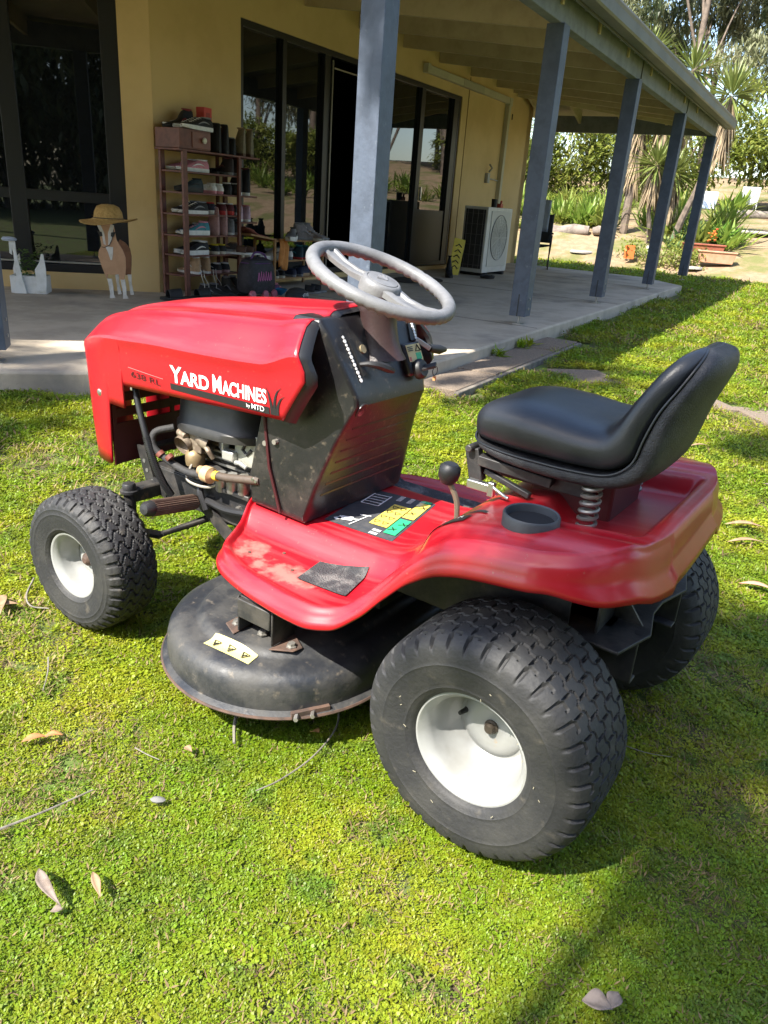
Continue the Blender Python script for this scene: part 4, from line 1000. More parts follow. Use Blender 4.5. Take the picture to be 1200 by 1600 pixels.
# nose support bracket with perforations
q = MB(); q.prism([(1.20, .44), (1.235, .44), (1.20, .33), (1.12, .31), (1.12, .335), (1.17, .36)], .165, .171, 'Y'); q.bar((1.21, .17, .435), (1.21, -.17, .435), .03, .006); nb = q.build('nose_bracket', M_frameb, mow, smooth=0)
for x, z in ((1.205, .40), (1.195, .375), (1.175, .348)):
    q = MB(); q.tube([(x, .17, z), (x, .1725, z)], .006, 10); q.build('hole', mat('hole_grey', (.10, .10, .09), .8), nb)
# ================================================================== things on the veranda
FZ = .12
def place(o, hx, hy, hz_, rz_=0.0):
    o.location = H(hx, hy, hz_); o.rotation_euler = (0, 0, HAZ+rz_)
# ---- tall timber shoe rack
rack = tag(empty('shoe_rack'), 'tall dark red timber shoe rack full of shoes against the yellow wall', 'shoe rack'); place(rack, 5.60, 5.36, FZ)
SHZ = [.19, .37, .55, .74, .93, 1.11]
for x in (.02, .78):
    for y in (.015, .295):
        q = MB(); q.box((x, y, .645), (.055, .028, 1.29) if x < .5 else (.030, .028, 1.29)); q.build('upright', M_rackw, rack, smooth=0, bevel=.003)
for z in SHZ:
    q = MB(); q.box((.40, .155, z), (.80, .25, .016)); q.build('shelf', M_rackw, rack, smooth=0, bevel=.002)
q = MB(); q.box((.52, .155, 1.292), (1.14, .31, .018)); q.build('top_board', M_rackw, rack, smooth=0, bevel=.003)
q = MB(); q.box((.16, .155, 1.385), (.40, .30, .165)); dr = q.build('drawer_box', M_rackw, rack, smooth=0, bevel=.004)
q = MB(); q.box((.235, .002, 1.383), (.24, .012, .135)); df = q.build('drawer', mat('drawer_wood', (.20, .065, .04), .45, (.16, .05, .03), 12), rack, smooth=0, bevel=.003)
q = MB(); q.lathe([(.010, 0), (.011, .012), (.024, .018), (.026, .028), (.018, .036), (0, .038)], 16, Matrix.Translation((.25, -.004, 1.385)) @ Matrix.Rotation(R_(90), 4, 'X')); q.build('knob', mat('ivory_knob', (.66, .60, .46), .35), df)
for x in (.83, 1.05):
    q = MB(); q.box((x, .24, .64), (.05, .03, 1.28)); q.build('upright', M_rackw, rack, smooth=0, bevel=.003)
for z in (.33, .68, .93):
    q = MB(); q.box((.96, .16, z), (.30, .22, .016)); q.build('shelf', M_rackw, rack, smooth=0, bevel=.002)
# ---- low pine rack
rack2 = tag(empty('shoe_rack'), 'low pine two-tier shoe rack in front of the sliding door glass', 'shoe rack'); place(rack2, 6.92, 5.33, FZ, R_(0))
for x in (.015, .94):
    for y in (.015, .29):
        q = MB(); q.box((x, y, .26), (.028, .022, .52)); q.build('upright', M_pine, rack2, smooth=0, bevel=.002)
for z in (.10, .29, .50):
    for k in range(5):
        q = MB(); q.box((.478, .035+.06*k, z), (.90, .035, .014)); q.build('slat', M_pine, rack2, smooth=0, bevel=.002)
q = MB(); q.bar((-.36, .16, .57), (.06, .15, .515), .26, .018); q.build('side_board', M_pine, rack2, smooth=0)

# ---- shoes
def shoe_proto(style, L, up, so, ac, lace):
    root = bpy.data.objects.new('x', None); C.objects.link(root)
    L *= 1.2; w = L*.165; mu = mat('shoe_%.2f_%.2f_%.2f' % up, up, .7, tuple(c*.75 for c in up), 40); ms = mat('sole_%.2f_%.2f_%.2f' % so, so, .6, tuple(c*.85 for c in so), 30); ma = mat('trim_%.2f_%.2f_%.2f' % ac, ac, .6)
    def outline(t):     # half width along the shoe, t 0 heel .. 1 toe
        return w*catmull([0, .06, .2, .4, .6, .75, .9, 1.0], [.30, .66, .80, .74, .90, 1.0, .74, .12], t)
    th = {'sneaker': .085, 'runner': .12, 'high': .075, 'boot': .09, 'slide': .07, 'flat': .05}[style]*L
    q = MB(); n = 16; rows = []
    for z, k, lift in ((0, .93, 1), (th*.5, 1.03, .6), (th, 1.0, .3)):
        row = []
        for i in range(n+1): t = i/n; row.append((t*L, outline(t)*k, z+lift*L*.03*max(0, t-.8)/.2))
        for i in range(n-1, 0, -1): t = i/n; row.append((t*L, -outline(t)*k, z+lift*L*.03*max(0, t-.8)/.2))
        rows.append(row)
    q.grid(rows, cv=True); q.add(rows[-1], [tuple(range(2*n))]); q.add(rows[0], [tuple(range(2*n-1, -1, -1))])
    q.build('sole', ms, root, smooth=50)
    if style in ('slide', 'flat'):
        q = MB(); rows = []
        for t in (.48, .55, .65, .75, .80):
            rows.append([(t*L, outline(t)*math.cos(a), th+L*.20*math.sin(a)*(1 if style == 'slide' else .6)*(1-.5*(t-.48))) for a in [math.pi*i/10 for i in range(11)]])
        q.grid(rows); q.build('strap', mu, root, smooth=60, solid=.004)
        return root
    hts = {'sneaker': [.20, .27, .29, .27, .24, .17, .12, .05], 'runner': [.26, .33, .34, .30, .25, .18, .13, .06], 'high': [.46, .50, .50, .44, .28, .18, .13, .05], 'boot': [.80, .82, .82, .60, .30, .20, .16, .06]}[style]
    T_ = [0, .06, .2, .36, .46, .66, .86, 1.0]; q = MB(); rows = []
    for i in range(21):
        t = i/20; hh = catmull(T_, hts, t)*L; row = []
        for a in [math.pi*j/12 for j in range(13)]:
            c, s_ = math.cos(a), math.sin(a); pw = .75
            x = t*L
            if style in ('high', 'boot'): x = t*L+(0.0)
            row.append((x, outline(t)*.96*math.copysign(abs(c)**pw, c)*(1-.25*s_*(t < .4)), th+(hh-th)*s_**.8))
        rows.append(row)
    q.grid(rows); q.add(rows[0], [tuple(range(13))]); q.build('upper', mu, root, smooth=60)
    # collar opening
    hc = catmull(T_, hts, .17)*L; q = MB(); q.lathe([(1.0, -.004), (1.12, .004), (.95, .007), (.70, -.012), (0, -.02)], 16, Matrix.Translation((.19*L, 0, hc-.004)) @ Matrix.Diagonal((.145*L, w*.52, 1, 1))); q.build('collar', ma, root, smooth=60)
    if lace:
        q = MB()
        for k in range(5):
            t = .40+.075*k; hh = catmull(T_, hts, t)*L; q.tube([(t*L, -w*.36, hh*.93), (t*L+.006, 0, hh+.004), (t*L, w*.36, hh*.93)], .0028, 5)
        if style == 'high' or style == 'boot':
            for k in range(3): hh = L*(.30+.07*k); q.tube([(.40*L-.03*k, -w*.32, hh), (.415*L-.03*k, 0, hh+.012), (.40*L-.03*k, w*.32, hh)], .0028, 5)
        q.build('laces', M_lace if lace is True else mat('lace_%.2f' % lace[0], lace, .8), root)
    # side flash / toe cap
    q = MB()
    for sg in (1, -1):
        pts = []
        for k in range(7):
            t = .22+.38*k/6; hh = catmull(T_, hts, t)*L; pts.append((t*L, sg*(outline(t)*.985+.0015), th+(hh-th)*(.30+.25*math.sin(k*.5))))
        q.tube(pts, [.002, .005, .007, .007, .006, .004, .002], 5)
    q.build('side_flash', ma, root)
    return root
BK, NV, WH, CR, GY, PK, RD, YL, TN, LV, BR, TL, OL, MR = (.015, .015, .017), (.02, .028, .06), (.70, .69, .66), (.62, .56, .45), (.22, .22, .23), (.62, .24, .28), (.45, .03, .03), (.65, .50, .03), (.42, .27, .15), (.48, .33, .40), (.10, .05, .03), (.05, .22, .26), (.20, .17, .11), (.10, .02, .025)
SH = []  # (hx, hy, z, heading, style, length, upper, sole, trim, lace, second offset or None, label, tilt)
def S(*a): SH.append(a)
z1 = [FZ+z+.009 for z in SHZ]; zt = FZ+1.301; zd = FZ+1.469
# heading 180 = toe towards the bay, 90 = toe towards the wall, -90 = toe towards the lawn
S(6.02, 5.40, zd, 180, 'sneaker', .33, BK, WH, GY, True, (.02, .10), 'black low sneaker with white sole on top of the rack drawer box')
S(5.98, 5.60, zd, 175, 'high', .30, BK, BK, (.30, .05, .06), None, None, 'black high-top shoe standing behind the sneakers on the drawer box')
S(6.14, 5.56, zt, -90, 'boot', .30, BK, BK, BK, None, (.12, .01), 'tall black boot on the top board of the red rack')
S(6.40, 5.55, zt, -80, 'high', .28, BK, BK, GY, None, None, 'black high-top shoe between the black boots and the tan boots')
S(6.58, 5.57, zt, -70, 'boot', .27, OL, BR, TN, None, (.10, -.02), 'olive tan suede boot at the open end of the top board')
S(6.03, 5.46, z1[5], 170, 'sneaker', .31, PK, WH, WH, None, (.0, .11), 'pink low sneaker with white sole on the shelf under the drawer')
S(6.28, 5.52, z1[5], 90, 'flat', .27, BK, BK, GY, None, (.1, 0), 'flat black sandal on the shelf under the drawer')
S(5.94, 5.46, z1[4], 180, 'runner', .30, (.02, .035, .04), BK, BK, None, None, 'dark teal round-toed slipper on the shelf below the pink sneakers')
S(6.00, 5.50, z1[4], -85, 'sneaker', .26, WH, PK, WH, None, (.09, .0), 'white sneaker with pink sole on the shelf below the pink sneakers')
S(6.34, 5.44, z1[4], 165, 'runner', .32, BK, BK, WH, True, (.02, .11), 'black running shoe with white laces below the flat sandals')
S(5.98, 5.44, z1[3], 180, 'sneaker', .32, BK, WH, GY, True, (.02, .11), 'black canvas sneaker with thick white sole on the middle shelf')
S(6.30, 5.46, z1[3], -95, 'runner', .30, MR, RD, WH, None, (.10, .0), 'maroon running shoe with red and white sole on the middle shelf')
S(6.14, 5.52, z1[3], 90, 'sneaker', .27, BK, GY, BK, None, None, 'single plain black shoe between two pairs on the middle shelf')
S(5.99, 5.43, z1[2], 175, 'runner', .30, TL, WH, PK, (.6, .2, .25), None, 'teal running shoe with pink laces and white sole')
S(6.02, 5.55, z1[2], 180, 'sneaker', .29, NV, WH, WH, None, None, 'navy dotted sneaker beside the teal running shoe')
S(6.13, 5.53, z1[2], -80, 'boot', .26, (.36, .20, .19), (.30, .17, .16), (.36, .20, .19), None, (.10, -.01), 'dusty pink sheepskin boot on the shelf with the teal runner')
S(6.32, 5.52, z1[2], -90, 'high', .25, GY, WH, GY, None, None, 'small grey boot beside the dusty pink sheepskin boots')
S(5.97, 5.43, z1[1], 180, 'runner', .30, BK, WH, WH, None, (.03, .10), 'black running shoe with white sole on the second lowest shelf')
S(6.14, 5.50, z1[1], -90, 'sneaker', .26, (.02, .02, .02), CR, YL, None, (.09, .0), 'black shoe with cream heel on the second lowest shelf')
S(6.34, 5.47, z1[1], -60, 'slide', .27, BR, WH, TL, None, (-.10, .02), 'brown striped slide leaning at the end of the second lowest shelf')
S(5.97, 5.45, z1[0], -80, 'high', .28, TN, WH, WH, True, (.14, .0), 'tan high-top sneaker with white sole and long hanging laces')
S(6.24, 5.47, z1[0], -90, 'sneaker', .27, BK, (.45, .28, .28), WH, True, (.10, .0), 'black sneaker with dusty pink sole on the lowest shelf')
S(6.50, 5.50, FZ+.939, -80, 'boot', .28, BK, WH, MR, None, (.13, .0), 'black and maroon boot with white welt on the side shelf')
S(6.50, 5.50, FZ+.689, -85, 'high', .27, LV, WH, PK, True, (.11, .0), 'lavender high-top sneaker on the side shelf')
S(6.56, 5.46, FZ+.339, -75, 'runner', .28, BK, CR, YL, (.6, .55, .4), (.11, .0), 'black trail shoe with cream sole and pale laces on the low side shelf')
S(6.48, 5.32, FZ+.13, 20, 'runner', .30, YL, YL, BK, None, None, 'bright yellow running shoe on the pile beside the tall rack')
S(7.38, 5.42, FZ+.507, -150, 'runner', .33, GY, WH, BK, None, None, 'grey and white chunky runner on top of the pine rack')
S(7.48, 5.50, FZ+.507, -40, 'high', .30, (.24, .21, .21), GY, GY, True, (.17, .03), 'grey suede high-top skate shoe on top of the pine rack')
S(7.22, 5.44, FZ+.297, 178, 'runner', .34, CR, WH, BK, None, None, 'cream leather trainer with black flash on the middle tier of the pine rack')
S(7.28, 5.46, FZ+.297, -95, 'runner', .30, WH, GY, BK, None, None, 'white and black trainer heel-out on the middle tier of the pine rack')
S(7.50, 5.46, FZ+.297, -90, 'high', .27, (.02, .05, .07), RD, TL, None, (.10, 0), 'dark teal sandal with red sole on the middle tier of the pine rack')
S(7.80, 5.44, FZ+.297, 172, 'sneaker', .28, BK, WH, BK, None, None, 'black sneaker with white sole on the middle tier of the pine rack')
S(7.06, 5.44, FZ+.107, -85, 'sneaker', .29, BK, CR, GY, None, (.11, .0), 'black shoe with cream toe on the bottom tier of the pine rack')
S(7.36, 5.44, FZ+.107, -70, 'sneaker', .30, NV, GY, NV, None, (.15, .0), 'navy canvas shoe on the bottom tier of the pine rack')
S(7.72, 5.44, FZ+.107, 170, 'sneaker', .30, NV, TN, NV, None, None, 'navy shoe with tan sole at the end of the bottom tier')
S(5.86, 5.10, FZ, 160, 'slide', .33, BK, BK, WH, None, (-.30, .06), 'black pool slide with a white mark on the concrete before the tall rack')
S(7.36, 4.78, FZ, -20, 'runner', .31, (.02, .03, .055), BK, NV, None, None, 'navy running shoe alone on the concrete by the pine rack')
S(10.85, 5.08, FZ, -150, 'boot', .30, BK, BK, BK, None, None, 'black work boot on the concrete beside the yellow caution board')
S(6.00, 5.62, zd+.0, 175, 'runner', .30, (.03, .03, .035), WH, PK, True, None, 'black and pink running shoe at the back of the drawer box')
S(6.30, 5.42, zt, -95, 'sneaker', .28, (.05, .04, .04), GY, BK, None, (.12, .02), 'dark grey low shoe in front of the tall black boots')
S(5.80, 5.60, z1[5], 90, 'high', .27, (.03, .02, .02), GY, MR, None, (.11, 0), 'dark brown ankle shoe at the back of the shelf under the drawer')
S(5.82, 5.60, z1[4], 90, 'sneaker', .28, GY, WH, WH, None, (.11, 0), 'grey canvas shoe at the back of the shelf below the pink sneakers')
S(6.20, 5.60, z1[3], 90, 'runner', .28, (.03, .03, .05), WH, RD, None, (.11, 0), 'dark blue runner at the back of the middle shelf')
S(5.82, 5.60, z1[2], 90, 'high', .26, (.05, .05, .05), GY, GY, None, (.11, 0), 'charcoal ankle shoe at the back of the shelf with the teal runner')
S(6.18, 5.60, z1[1], 90, 'runner', .28, (.12, .10, .09), WH, TN, None, (.11, 0), 'taupe running shoe at the back of the second lowest shelf')
S(5.86, 5.45, FZ, -85, 'sneaker', .30, BK, BK, GY, None, (.13, 0), 'black shoe on the floor under the tall rack')
S(6.16, 5.42, FZ, -95, 'high', .28, (.03, .03, .03), BK, GY, None, (.13, .02), 'black high-top on the floor under the tall rack')
S(6.62, 5.10, FZ, 30, 'sneaker', .28, (.10, .03, .10), BK, PK, None, None, 'purple shoe on the floor beside the skate bag')
S(6.90, 5.10, FZ, -60, 'slide', .28, BK, GY, WH, None, (.16, .03), 'black slide on the concrete in front of the pine rack')
S(7.70, 5.52, FZ+.507, -100, 'sneaker', .28, (.20, .15, .12), WH, TN, None, None, 'brown suede shoe at the end of the top tier of the pine rack')
_names = {'sneaker': 'sneaker', 'runner': 'running_shoe', 'high': 'high_top_shoe', 'boot': 'boot', 'slide': 'slide_sandal', 'flat': 'sandal'}
OV = {'flat black sandal on the shelf': (6.10, 5.39, 90, (.10, 0)), 'dark brown ankle shoe': (6.31, 5.39, 92, (.10, 0)), 'white sneaker with pink sole': (6.06, 5.39, 92, (.10, .0)), 'black running shoe with white laces': (6.28, 5.39, 88, (.11, 0)),
      'dark blue runner at the back': (6.07, 5.42, 90, None), 'maroon running shoe': (6.20, 5.39, 92, (.11, 0)), 'single plain black': (6.40, 5.42, 90, None), 'dusty pink sheepskin': (6.09, 5.39, 90, (.12, 0)), 'small grey boot': (6.34, 5.41, 90, None),
      'charcoal ankle shoe': (6.43, 5.43, 90, None), 'black shoe with cream heel': (6.09, 5.39, 90, (.10, 0)), 'taupe running shoe': (6.40, 5.41, 90, None), 'tan high-top': (5.80, 5.38, 85, (.14, 0)), 'black sneaker with dusty pink': (6.12, 5.39, 90, (.12, 0)),
      'grey canvas shoe at the back': None, 'tall black boot': (6.14, 5.40, 88, (.12, .01)), 'olive tan suede': (6.52, 5.42, 80, (.12, .0)), 'black high-top shoe between': (6.40, 5.44, 85, None), 'dark grey low shoe in front': None,
      'black and maroon boot': (6.47, 5.42, 88, (.13, 0)), 'lavender high-top': (6.47, 5.41, 88, (.12, 0)), 'black trail shoe': (6.48, 5.40, 86, (.12, 0)), 'white and black trainer': (7.28, 5.36, 90, None), 'dark teal sandal': (7.48, 5.36, 90, (.11, 0)),
      'black shoe with cream toe': (7.03, 5.36, 90, (.11, 0)), 'navy canvas shoe': (7.36, 5.36, 92, (.13, 0))}
for row_ in list(SH):
    for k_, v_ in OV.items():
        if row_[11].startswith(k_):
            SH.remove(row_)
            if v_: SH.append((v_[0], v_[1], row_[2], v_[2])+row_[4:10]+(v_[3], row_[11].replace(' at the back of', ' heel-out on').replace('cream toe', 'cream sole')))
            break
for (hx, hy, z, hd, st, L, up, so, ac, lace, sec, lab_) in SH:
    if 80 <= hd <= 95 and hy < 5.5 and hx < 6.9: L = min(L, .262)
    elif 80 <= hd <= 95: L = min(L, .25)
    o = shoe_proto(st, L, up, so, ac, lace); o.name = _names[st]; tag(o, lab_, 'shoe'); place(o, hx, hy, z+.001, R_(hd))
    if sec:
        o['group'] = 'pair: '+lab_; c = copy_tree(o); place(c, hx+sec[0], hy+sec[1], z+.001, R_(hd+rng.uniform(-6, 6)))
# laces hanging from the tan high tops
q = MB()
for x, dx in ((5.76, 0), (5.80, .02), (5.93, .0), (5.97, .03)):
    q.tube(spline([H(x, 5.33, z1[0]+.05), H(x-.02, 5.30, z1[0]-.02), H(x+.02+dx, 5.305, z1[0]-.10), H(x+.0, 5.30, z1[0]-.17)], 5), .003, 5)
q.build('x', M_lace); bpy.data.objects['x'].name = 'shoelaces'; tag(bpy.data.objects['shoelaces'], 'loose pale laces hanging below the tan high-tops', 'laces')
# red box, roller skate bag, cap, blue bowl, orange cloth
q = MB(); q.box((0, 0, .085), (.13, .09, .17)); o = q.build('red_box', mat('box_red', (.55, .04, .03), .5), None, smooth=0, bevel=.004); place(o, 6.14, 5.60, zt+.22, R_(8)); tag(o, 'bright red carton standing on the black boots', 'box')
q2 = MB(); q2.box((0, -.046, .10), (.06, .002, .05)); q2.build('carton_print', mat('box_red2', (.32, .02, .02), .5), o, smooth=0)
bag = tag(empty('skate_bag'), 'black skate bag with purple trim and pink lettering on the floor by the racks', 'bag'); place(bag, 6.22, 5.02, FZ, R_(-8))
q = MB(); rows = []
for z, k in ((.05, .9), (.08, 1), (.20, 1.0), (.30, .92), (.36, .75), (.385, .4)):
    rows.append([(.20*k*math.copysign(abs(math.cos(t))**.6, math.cos(t)), .12*k*math.copysign(abs(math.sin(t))**.6, math.sin(t)), z) for t in [2*math.pi*i/24 for i in range(24)]])
q.grid(rows, cv=True); q.add(rows[-1], [tuple(range(24))]); q.add(rows[0], [tuple(range(23, -1, -1))]); q.build('bag_body', mat('bag_black', (.015, .014, .017), .7, (.03, .025, .035), 30), bag)
q = MB(); q.tube([(.178*math.cos(t), .108*math.sin(t), .335) for t in [2*math.pi*i/24 for i in range(24)]], .005, 6, closed=True); q.tube(spline([(-.1, -.03, .37), (-.05, -.03, .43), (.06, -.03, .42), (.11, -.03, .37)], 5), .010, 6); q.build('trim', mat('bag_purple', (.09, .03, .12), .6), bag)
q = MB()
for k in range(6): q.tube([(-.09+.032*k, -.1215, .17), (-.078+.032*k, -.1225, .25+.01*(k % 2)), (-.066+.032*k, -.1215, .18)], .004, 5)
q.build('lettering', mat('bag_pink', (.62, .18, .42), .5), bag)
for x in (-.15, .02, .14):
    q = MB(); q.lathe([(.0, 0), (.034, .0), (.04, .008), (.04, .03), (.034, .038), (0, .038)], 18, Matrix.Translation((x, -.09, .042)) @ Matrix.Rotation(R_(90), 4, 'X')); q.build('wheel', mat('skate_wheel', (.42, .12, .16), .5), bag)
cap = tag(empty('cap'), 'black cap with white stitched lettering lying on the concrete', 'cap'); place(cap, 6.50, 4.72, FZ, R_(10))
q = MB(); q.lathe([(.115, 0), (.113, .03), (.10, .07), (.07, .098), (.03, .11), (0, .112)], 24, Matrix.Diagonal((1.25, 1, 1, 1))); q.build('crown', mat('cap_cloth', (.02, .02, .022), .8), cap)
q = MB(); q.tube([(.147*math.cos(t), .118*math.sin(t), .006) for t in [2*math.pi*i/28 for i in range(28)]], .007, 6, closed=True); q.build('rim_piping', mat('cap_edge', (.55, .52, .48), .8), cap)
v, f = text_mesh('#THIS', .05); q = MB(); q.add([(p[0]-.08, -.113+.012*(p[1]/.05), .035+p[1]*.9) for p in v], f); q.build('lettering', M_dec_w, cap, smooth=0, fixn=False)
q = MB(); q.lathe([(.03, 0), (.06, .02), (.085, .06), (.082, .062), (.055, .024), (0, .01)], 20); o = q.build('blue_bowl', mat('bowl_blue', (.02, .16, .30), .4)); place(o, 6.60, 5.02, FZ); tag(o, 'small bright blue bowl on the concrete under the pine rack', 'bowl')
q = MB(); rows = []
for i in range(9):
    t = i/8; rows.append([((j/8-.5)*lerp(.10, .17, t)-.02*t, .02*math.sin(j*1.3+t*3)-.015*max(0, 1-4*t)+(.05*(1-4*t) if t < .25 else 0), .02-.30*t*(1-.10*(j/8-.5)**2)+(.03*math.sin(j*.9) if i == 8 else 0)) for j in range(9)])
q.grid(rows); o = q.build('orange_cloth', mat('cloth_orange', (.62, .26, .07), .85, (.52, .20, .05), 14), None, smooth=180, solid=.003); place(o, 7.06, 5.305, FZ+.505); tag(o, 'orange cloth hanging over the front of the pine rack', 'cloth')
q = MB(); rows = [[(x*.42-.38, y*.2+.05, .62-.12*x+.015*math.sin(9*x+7*y)) for y in [j/6 for j in range(7)]] for x in [i/10 for i in range(11)]]
q.grid(rows); o = q.build('folded_cloth', mat('cloth_rust', (.32, .10, .07), .85, (.24, .07, .05), 20), None, smooth=180, solid=.01); place(o, 6.95, 5.38, FZ+.01); tag(o, 'rust red folded cloth on the sloping board beside the pine rack', 'cloth')

# ---- goat cut-out with straw hat
goat = tag(empty('goat_cutout', (-2.60, 7.03, FZ), R_(12)), 'tan and white painted plywood goat standing by the dark bay window', 'garden ornament')
M_tan = mat('goat_tan', (.52, .30, .17), .7, (.46, .26, .14), 9); M_brn = mat('goat_brown', (.26, .12, .06), .7, (.20, .09, .045), 9); M_gw = mat('goat_white', (.66, .63, .58), .7, (.56, .52, .46), 16)
def gp_(pts): return [((x-700)*.00136, (1272-y)*.00136) for x, y in pts]
q = MB(); q.prism(gp_([(632, 860), (645, 820), (660, 800), (710, 800), (725, 820), (735, 900), (770, 960), (786, 1010), (784, 1075), (778, 1120), (768, 1150), (742, 1148), (735, 1115), (700, 1122), (668, 1118), (662, 1150), (655, 1140), (632, 1070), (615, 1010), (622, 970), (640, 940)]), -.009, .009, 'Y'); q.build('front_board', M_tan, goat, smooth=0, bevel=.003)
for x0 in (662, 745):
    q = MB(); q.prism(gp_([(x0, 1146), (x0+28, 1146), (x0+34, 1200), (x0+34, 1245), (x0+44, 1270), (x0+8, 1272), (x0+12, 1240), (x0+6, 1190)]), -.008, .008, 'Y'); q.build('leg', M_gw, goat, smooth=0, bevel=.002)
q = MB(); q.prism(gp_([(735, 905), (770, 925), (798, 960), (806, 1010), (802, 1070), (795, 1130), (700, 1130), (690, 1100), (700, 960)]), .20, .216, 'Y'); q.build('rear_board', M_brn, goat, smooth=0, bevel=.003)
for x0 in (690, 772):
    q = MB(); q.prism(gp_([(x0, 1128), (x0+26, 1128), (x0+24, 1190), (x0+36, 1262), (x0+12, 1266), (x0+8, 1200)]), .20, .214, 'Y'); q.build('leg', M_gw, goat, smooth=0, bevel=.002)
q = MB(); q.box((0, .1, .24), (.10, .20, .012)); q.build('spacer', M_brn, goat, smooth=0)
for pts in ([(620, 812), (640, 806), (662, 860), (668, 935), (655, 930), (648, 880)], [(726, 812), (706, 806), (686, 860), (682, 935), (695, 930), (712, 880)], [(664, 945), (712, 945), (708, 985), (700, 1028), (690, 1026), (680, 985)]):
    q = MB(); q.prism(gp_(pts), -.0125, -.0095, 'Y'); q.build('face_marking', M_gw, goat, smooth=0)
for x0, s in ((632, 1), (722, -1)):
    q = MB(); q.prism(gp_([(x0-14*s, 850), (x0+16*s, 856), (x0+20*s, 880), (x0+4*s, 885)]), -.014, -.0128, 'Y'); q.build('eye_patch', M_black, goat, smooth=0)
q = MB(); q.tube([(p[0], -.014, p[1]) for p in gp_([(722, 838), (708, 900), (690, 935), (660, 950), (640, 948)])], .0028, 5); q.build('chin_cord', M_black, goat)
hat = tag(empty('straw_hat', (-2.605, 7.02, FZ+.66), R_(12)), 'wide straw hat with a black band on the head of the goat cut-out', 'hat')
M_straw = mat('straw', (.50, .31, .10), .8, (.38, .22, .06), 45, bump=.6, bscale=120)
q = MB(); rows = []
for r, z in ((.0, .135), (.05, .132), (.09, .115), (.112, .075), (.122, .02), (.15, .006), (.19, .0), (.235, -.005), (.245, -.006)):
    rows.append([(r*math.cos(t)*1.0, r*.9*math.sin(t), z+(.018*math.cos(2*t+.5)+.02*math.cos(t))*max(0, (r-.12))/.12) for t in [2*math.pi*i/36 for i in range(36)]])
q.grid(rows, cv=True); hb_ = q.build('brim_and_crown', M_straw, hat, smooth=60, solid=.004)
q = MB(); q.tube([(.1235*math.cos(t), .111*math.sin(t), .022) for t in [2*math.pi*i/30 for i in range(30)]], .006, 6, closed=True); q.build('band', M_black, hat)
# ---- swan planter
swan = tag(empty('swan_planter', (-3.33, 6.92, FZ), R_(12)), 'white wooden swan planter box with a green plant by the bay window', 'planter')
def sp2(pts): return [((x-180)*.00136, (1240-y)*.00136) for x, y in pts]
q = MB(); q.box((0, .10, .075), (.30, .20, .15)); q.build('box', M_white, swan, smooth=0, bevel=.004)
q = MB(); q.prism(sp2([(92, 1240), (170, 1240), (150, 1130), (132, 1000), (130, 920), (112, 896), (92, 905), (90, 990), (104, 1000), (106, 960), (112, 985), (112, 1060), (116, 1150)]), -.022, -.008, 'Y'); q.build('neck', M_white, swan, smooth=0, bevel=.003)
q = MB(); q.prism(sp2([(235, 1225), (232, 1085), (262, 1040), (278, 985), (292, 985), (300, 1080), (298, 1160), (290, 1225)]), -.018, -.004, 'Y'); q.build('wing', M_white, swan, smooth=0, bevel=.003)
q = MB(); q.prism(sp2([(62, 1225), (58, 1100), (75, 1040), (108, 1000), (112, 1120), (118, 1225)]), .20, .214, 'Y'); q.build('wing', M_white, swan, smooth=0, bevel=.003)
q = MB(); q.lathe([(0, 0), (.045, .004), (.055, .018), (.04, .034), (0, .04)], 14, Matrix.Translation((-.115, -.015, .44)) @ Matrix.Diagonal((1.2, .7, 1, 1))); q.build('head', mat('swan_head', (.42, .47, .58), .35), swan)
M_pl = mat('pot_leaf', (.10, .19, .04), .5, (.17, .27, .06), 30, trans=.3)
q = MB()
for i in range(260):
    p = Vector((rng.uniform(-.10, .10), rng.uniform(.03, .17), rng.uniform(.14, .36))); a = rng.uniform(0, 6.28); d = Vector((math.cos(a), math.sin(a), rng.uniform(-.3, .6)))*.045; s_ = d.cross(Vector((0, 0, 1))).normalized()*.012
    q.add([p, p+d*.5+s_, p+d, p+d*.5-s_], [(0, 1, 2, 3)])
q.build('foliage', M_pl, swan, smooth=0, fixn=False)

# ---- air conditioner
ac = tag(empty('air_conditioner'), 'cream outdoor air conditioner unit with round fan grille on the veranda', 'air conditioner'); place(ac, 11.42, 4.76, FZ)
q = MB(); q.box((.5, .21, .53), (1.0, .40, .96)); q.build('casing', M_acw, ac, smooth=0, bevel=.012)
q = MB(); q.box((-.004, .21, .54), (.012, .33, .86)); q.build('coil_panel', mat('coil_dark', (.035, .032, .03), .6, (.02, .02, .02), 30), ac, smooth=0)
for k in range(4):
    q = MB(); q.box((-.013, .08+.087*k, .54), (.006, .005, .86)); q.build('coil_guard', mat('guard_grey', (.14, .13, .12), .5), ac, smooth=0)
for k in range(6):
    q = MB(); q.box((-.012, .21, .16+.15*k), (.005, .33, .004)); q.build('coil_guard', mat('guard_grey', (.14, .13, .12), .5), ac, smooth=0)
q = MB(); q.box((.52, .004, .55), (.78, .014, .82)); q.build('front_panel', mat('ac_panel', (.52, .50, .44), .5), ac, smooth=0, bevel=.006)
q = MB(); q.lathe([(0, 0), (.325, 0), (.335, .006), (.335, .012)], 48, Matrix.Translation((.50, -.002, .57)) @ Matrix.Rotation(R_(90), 4, 'X')); q.build('fan_opening', mat('fan_dark', (.045, .043, .04), .7), ac)
q = MB()
for r in [.05+.046*i for i in range(7)]: q.tube([(.50+r*math.cos(t), -.014, .57+r*math.sin(t)) for t in [2*math.pi*i/32 for i in range(32)]], .0045, 5, closed=True)
for k in range(8): a = math.pi*k/8; q.tube([(.50+.33*math.cos(a), -.016, .57+.33*math.sin(a)), (.50-.33*math.cos(a), -.016, .57-.33*math.sin(a))], .004, 5)
q.build('fan_grille', M_acw, ac)
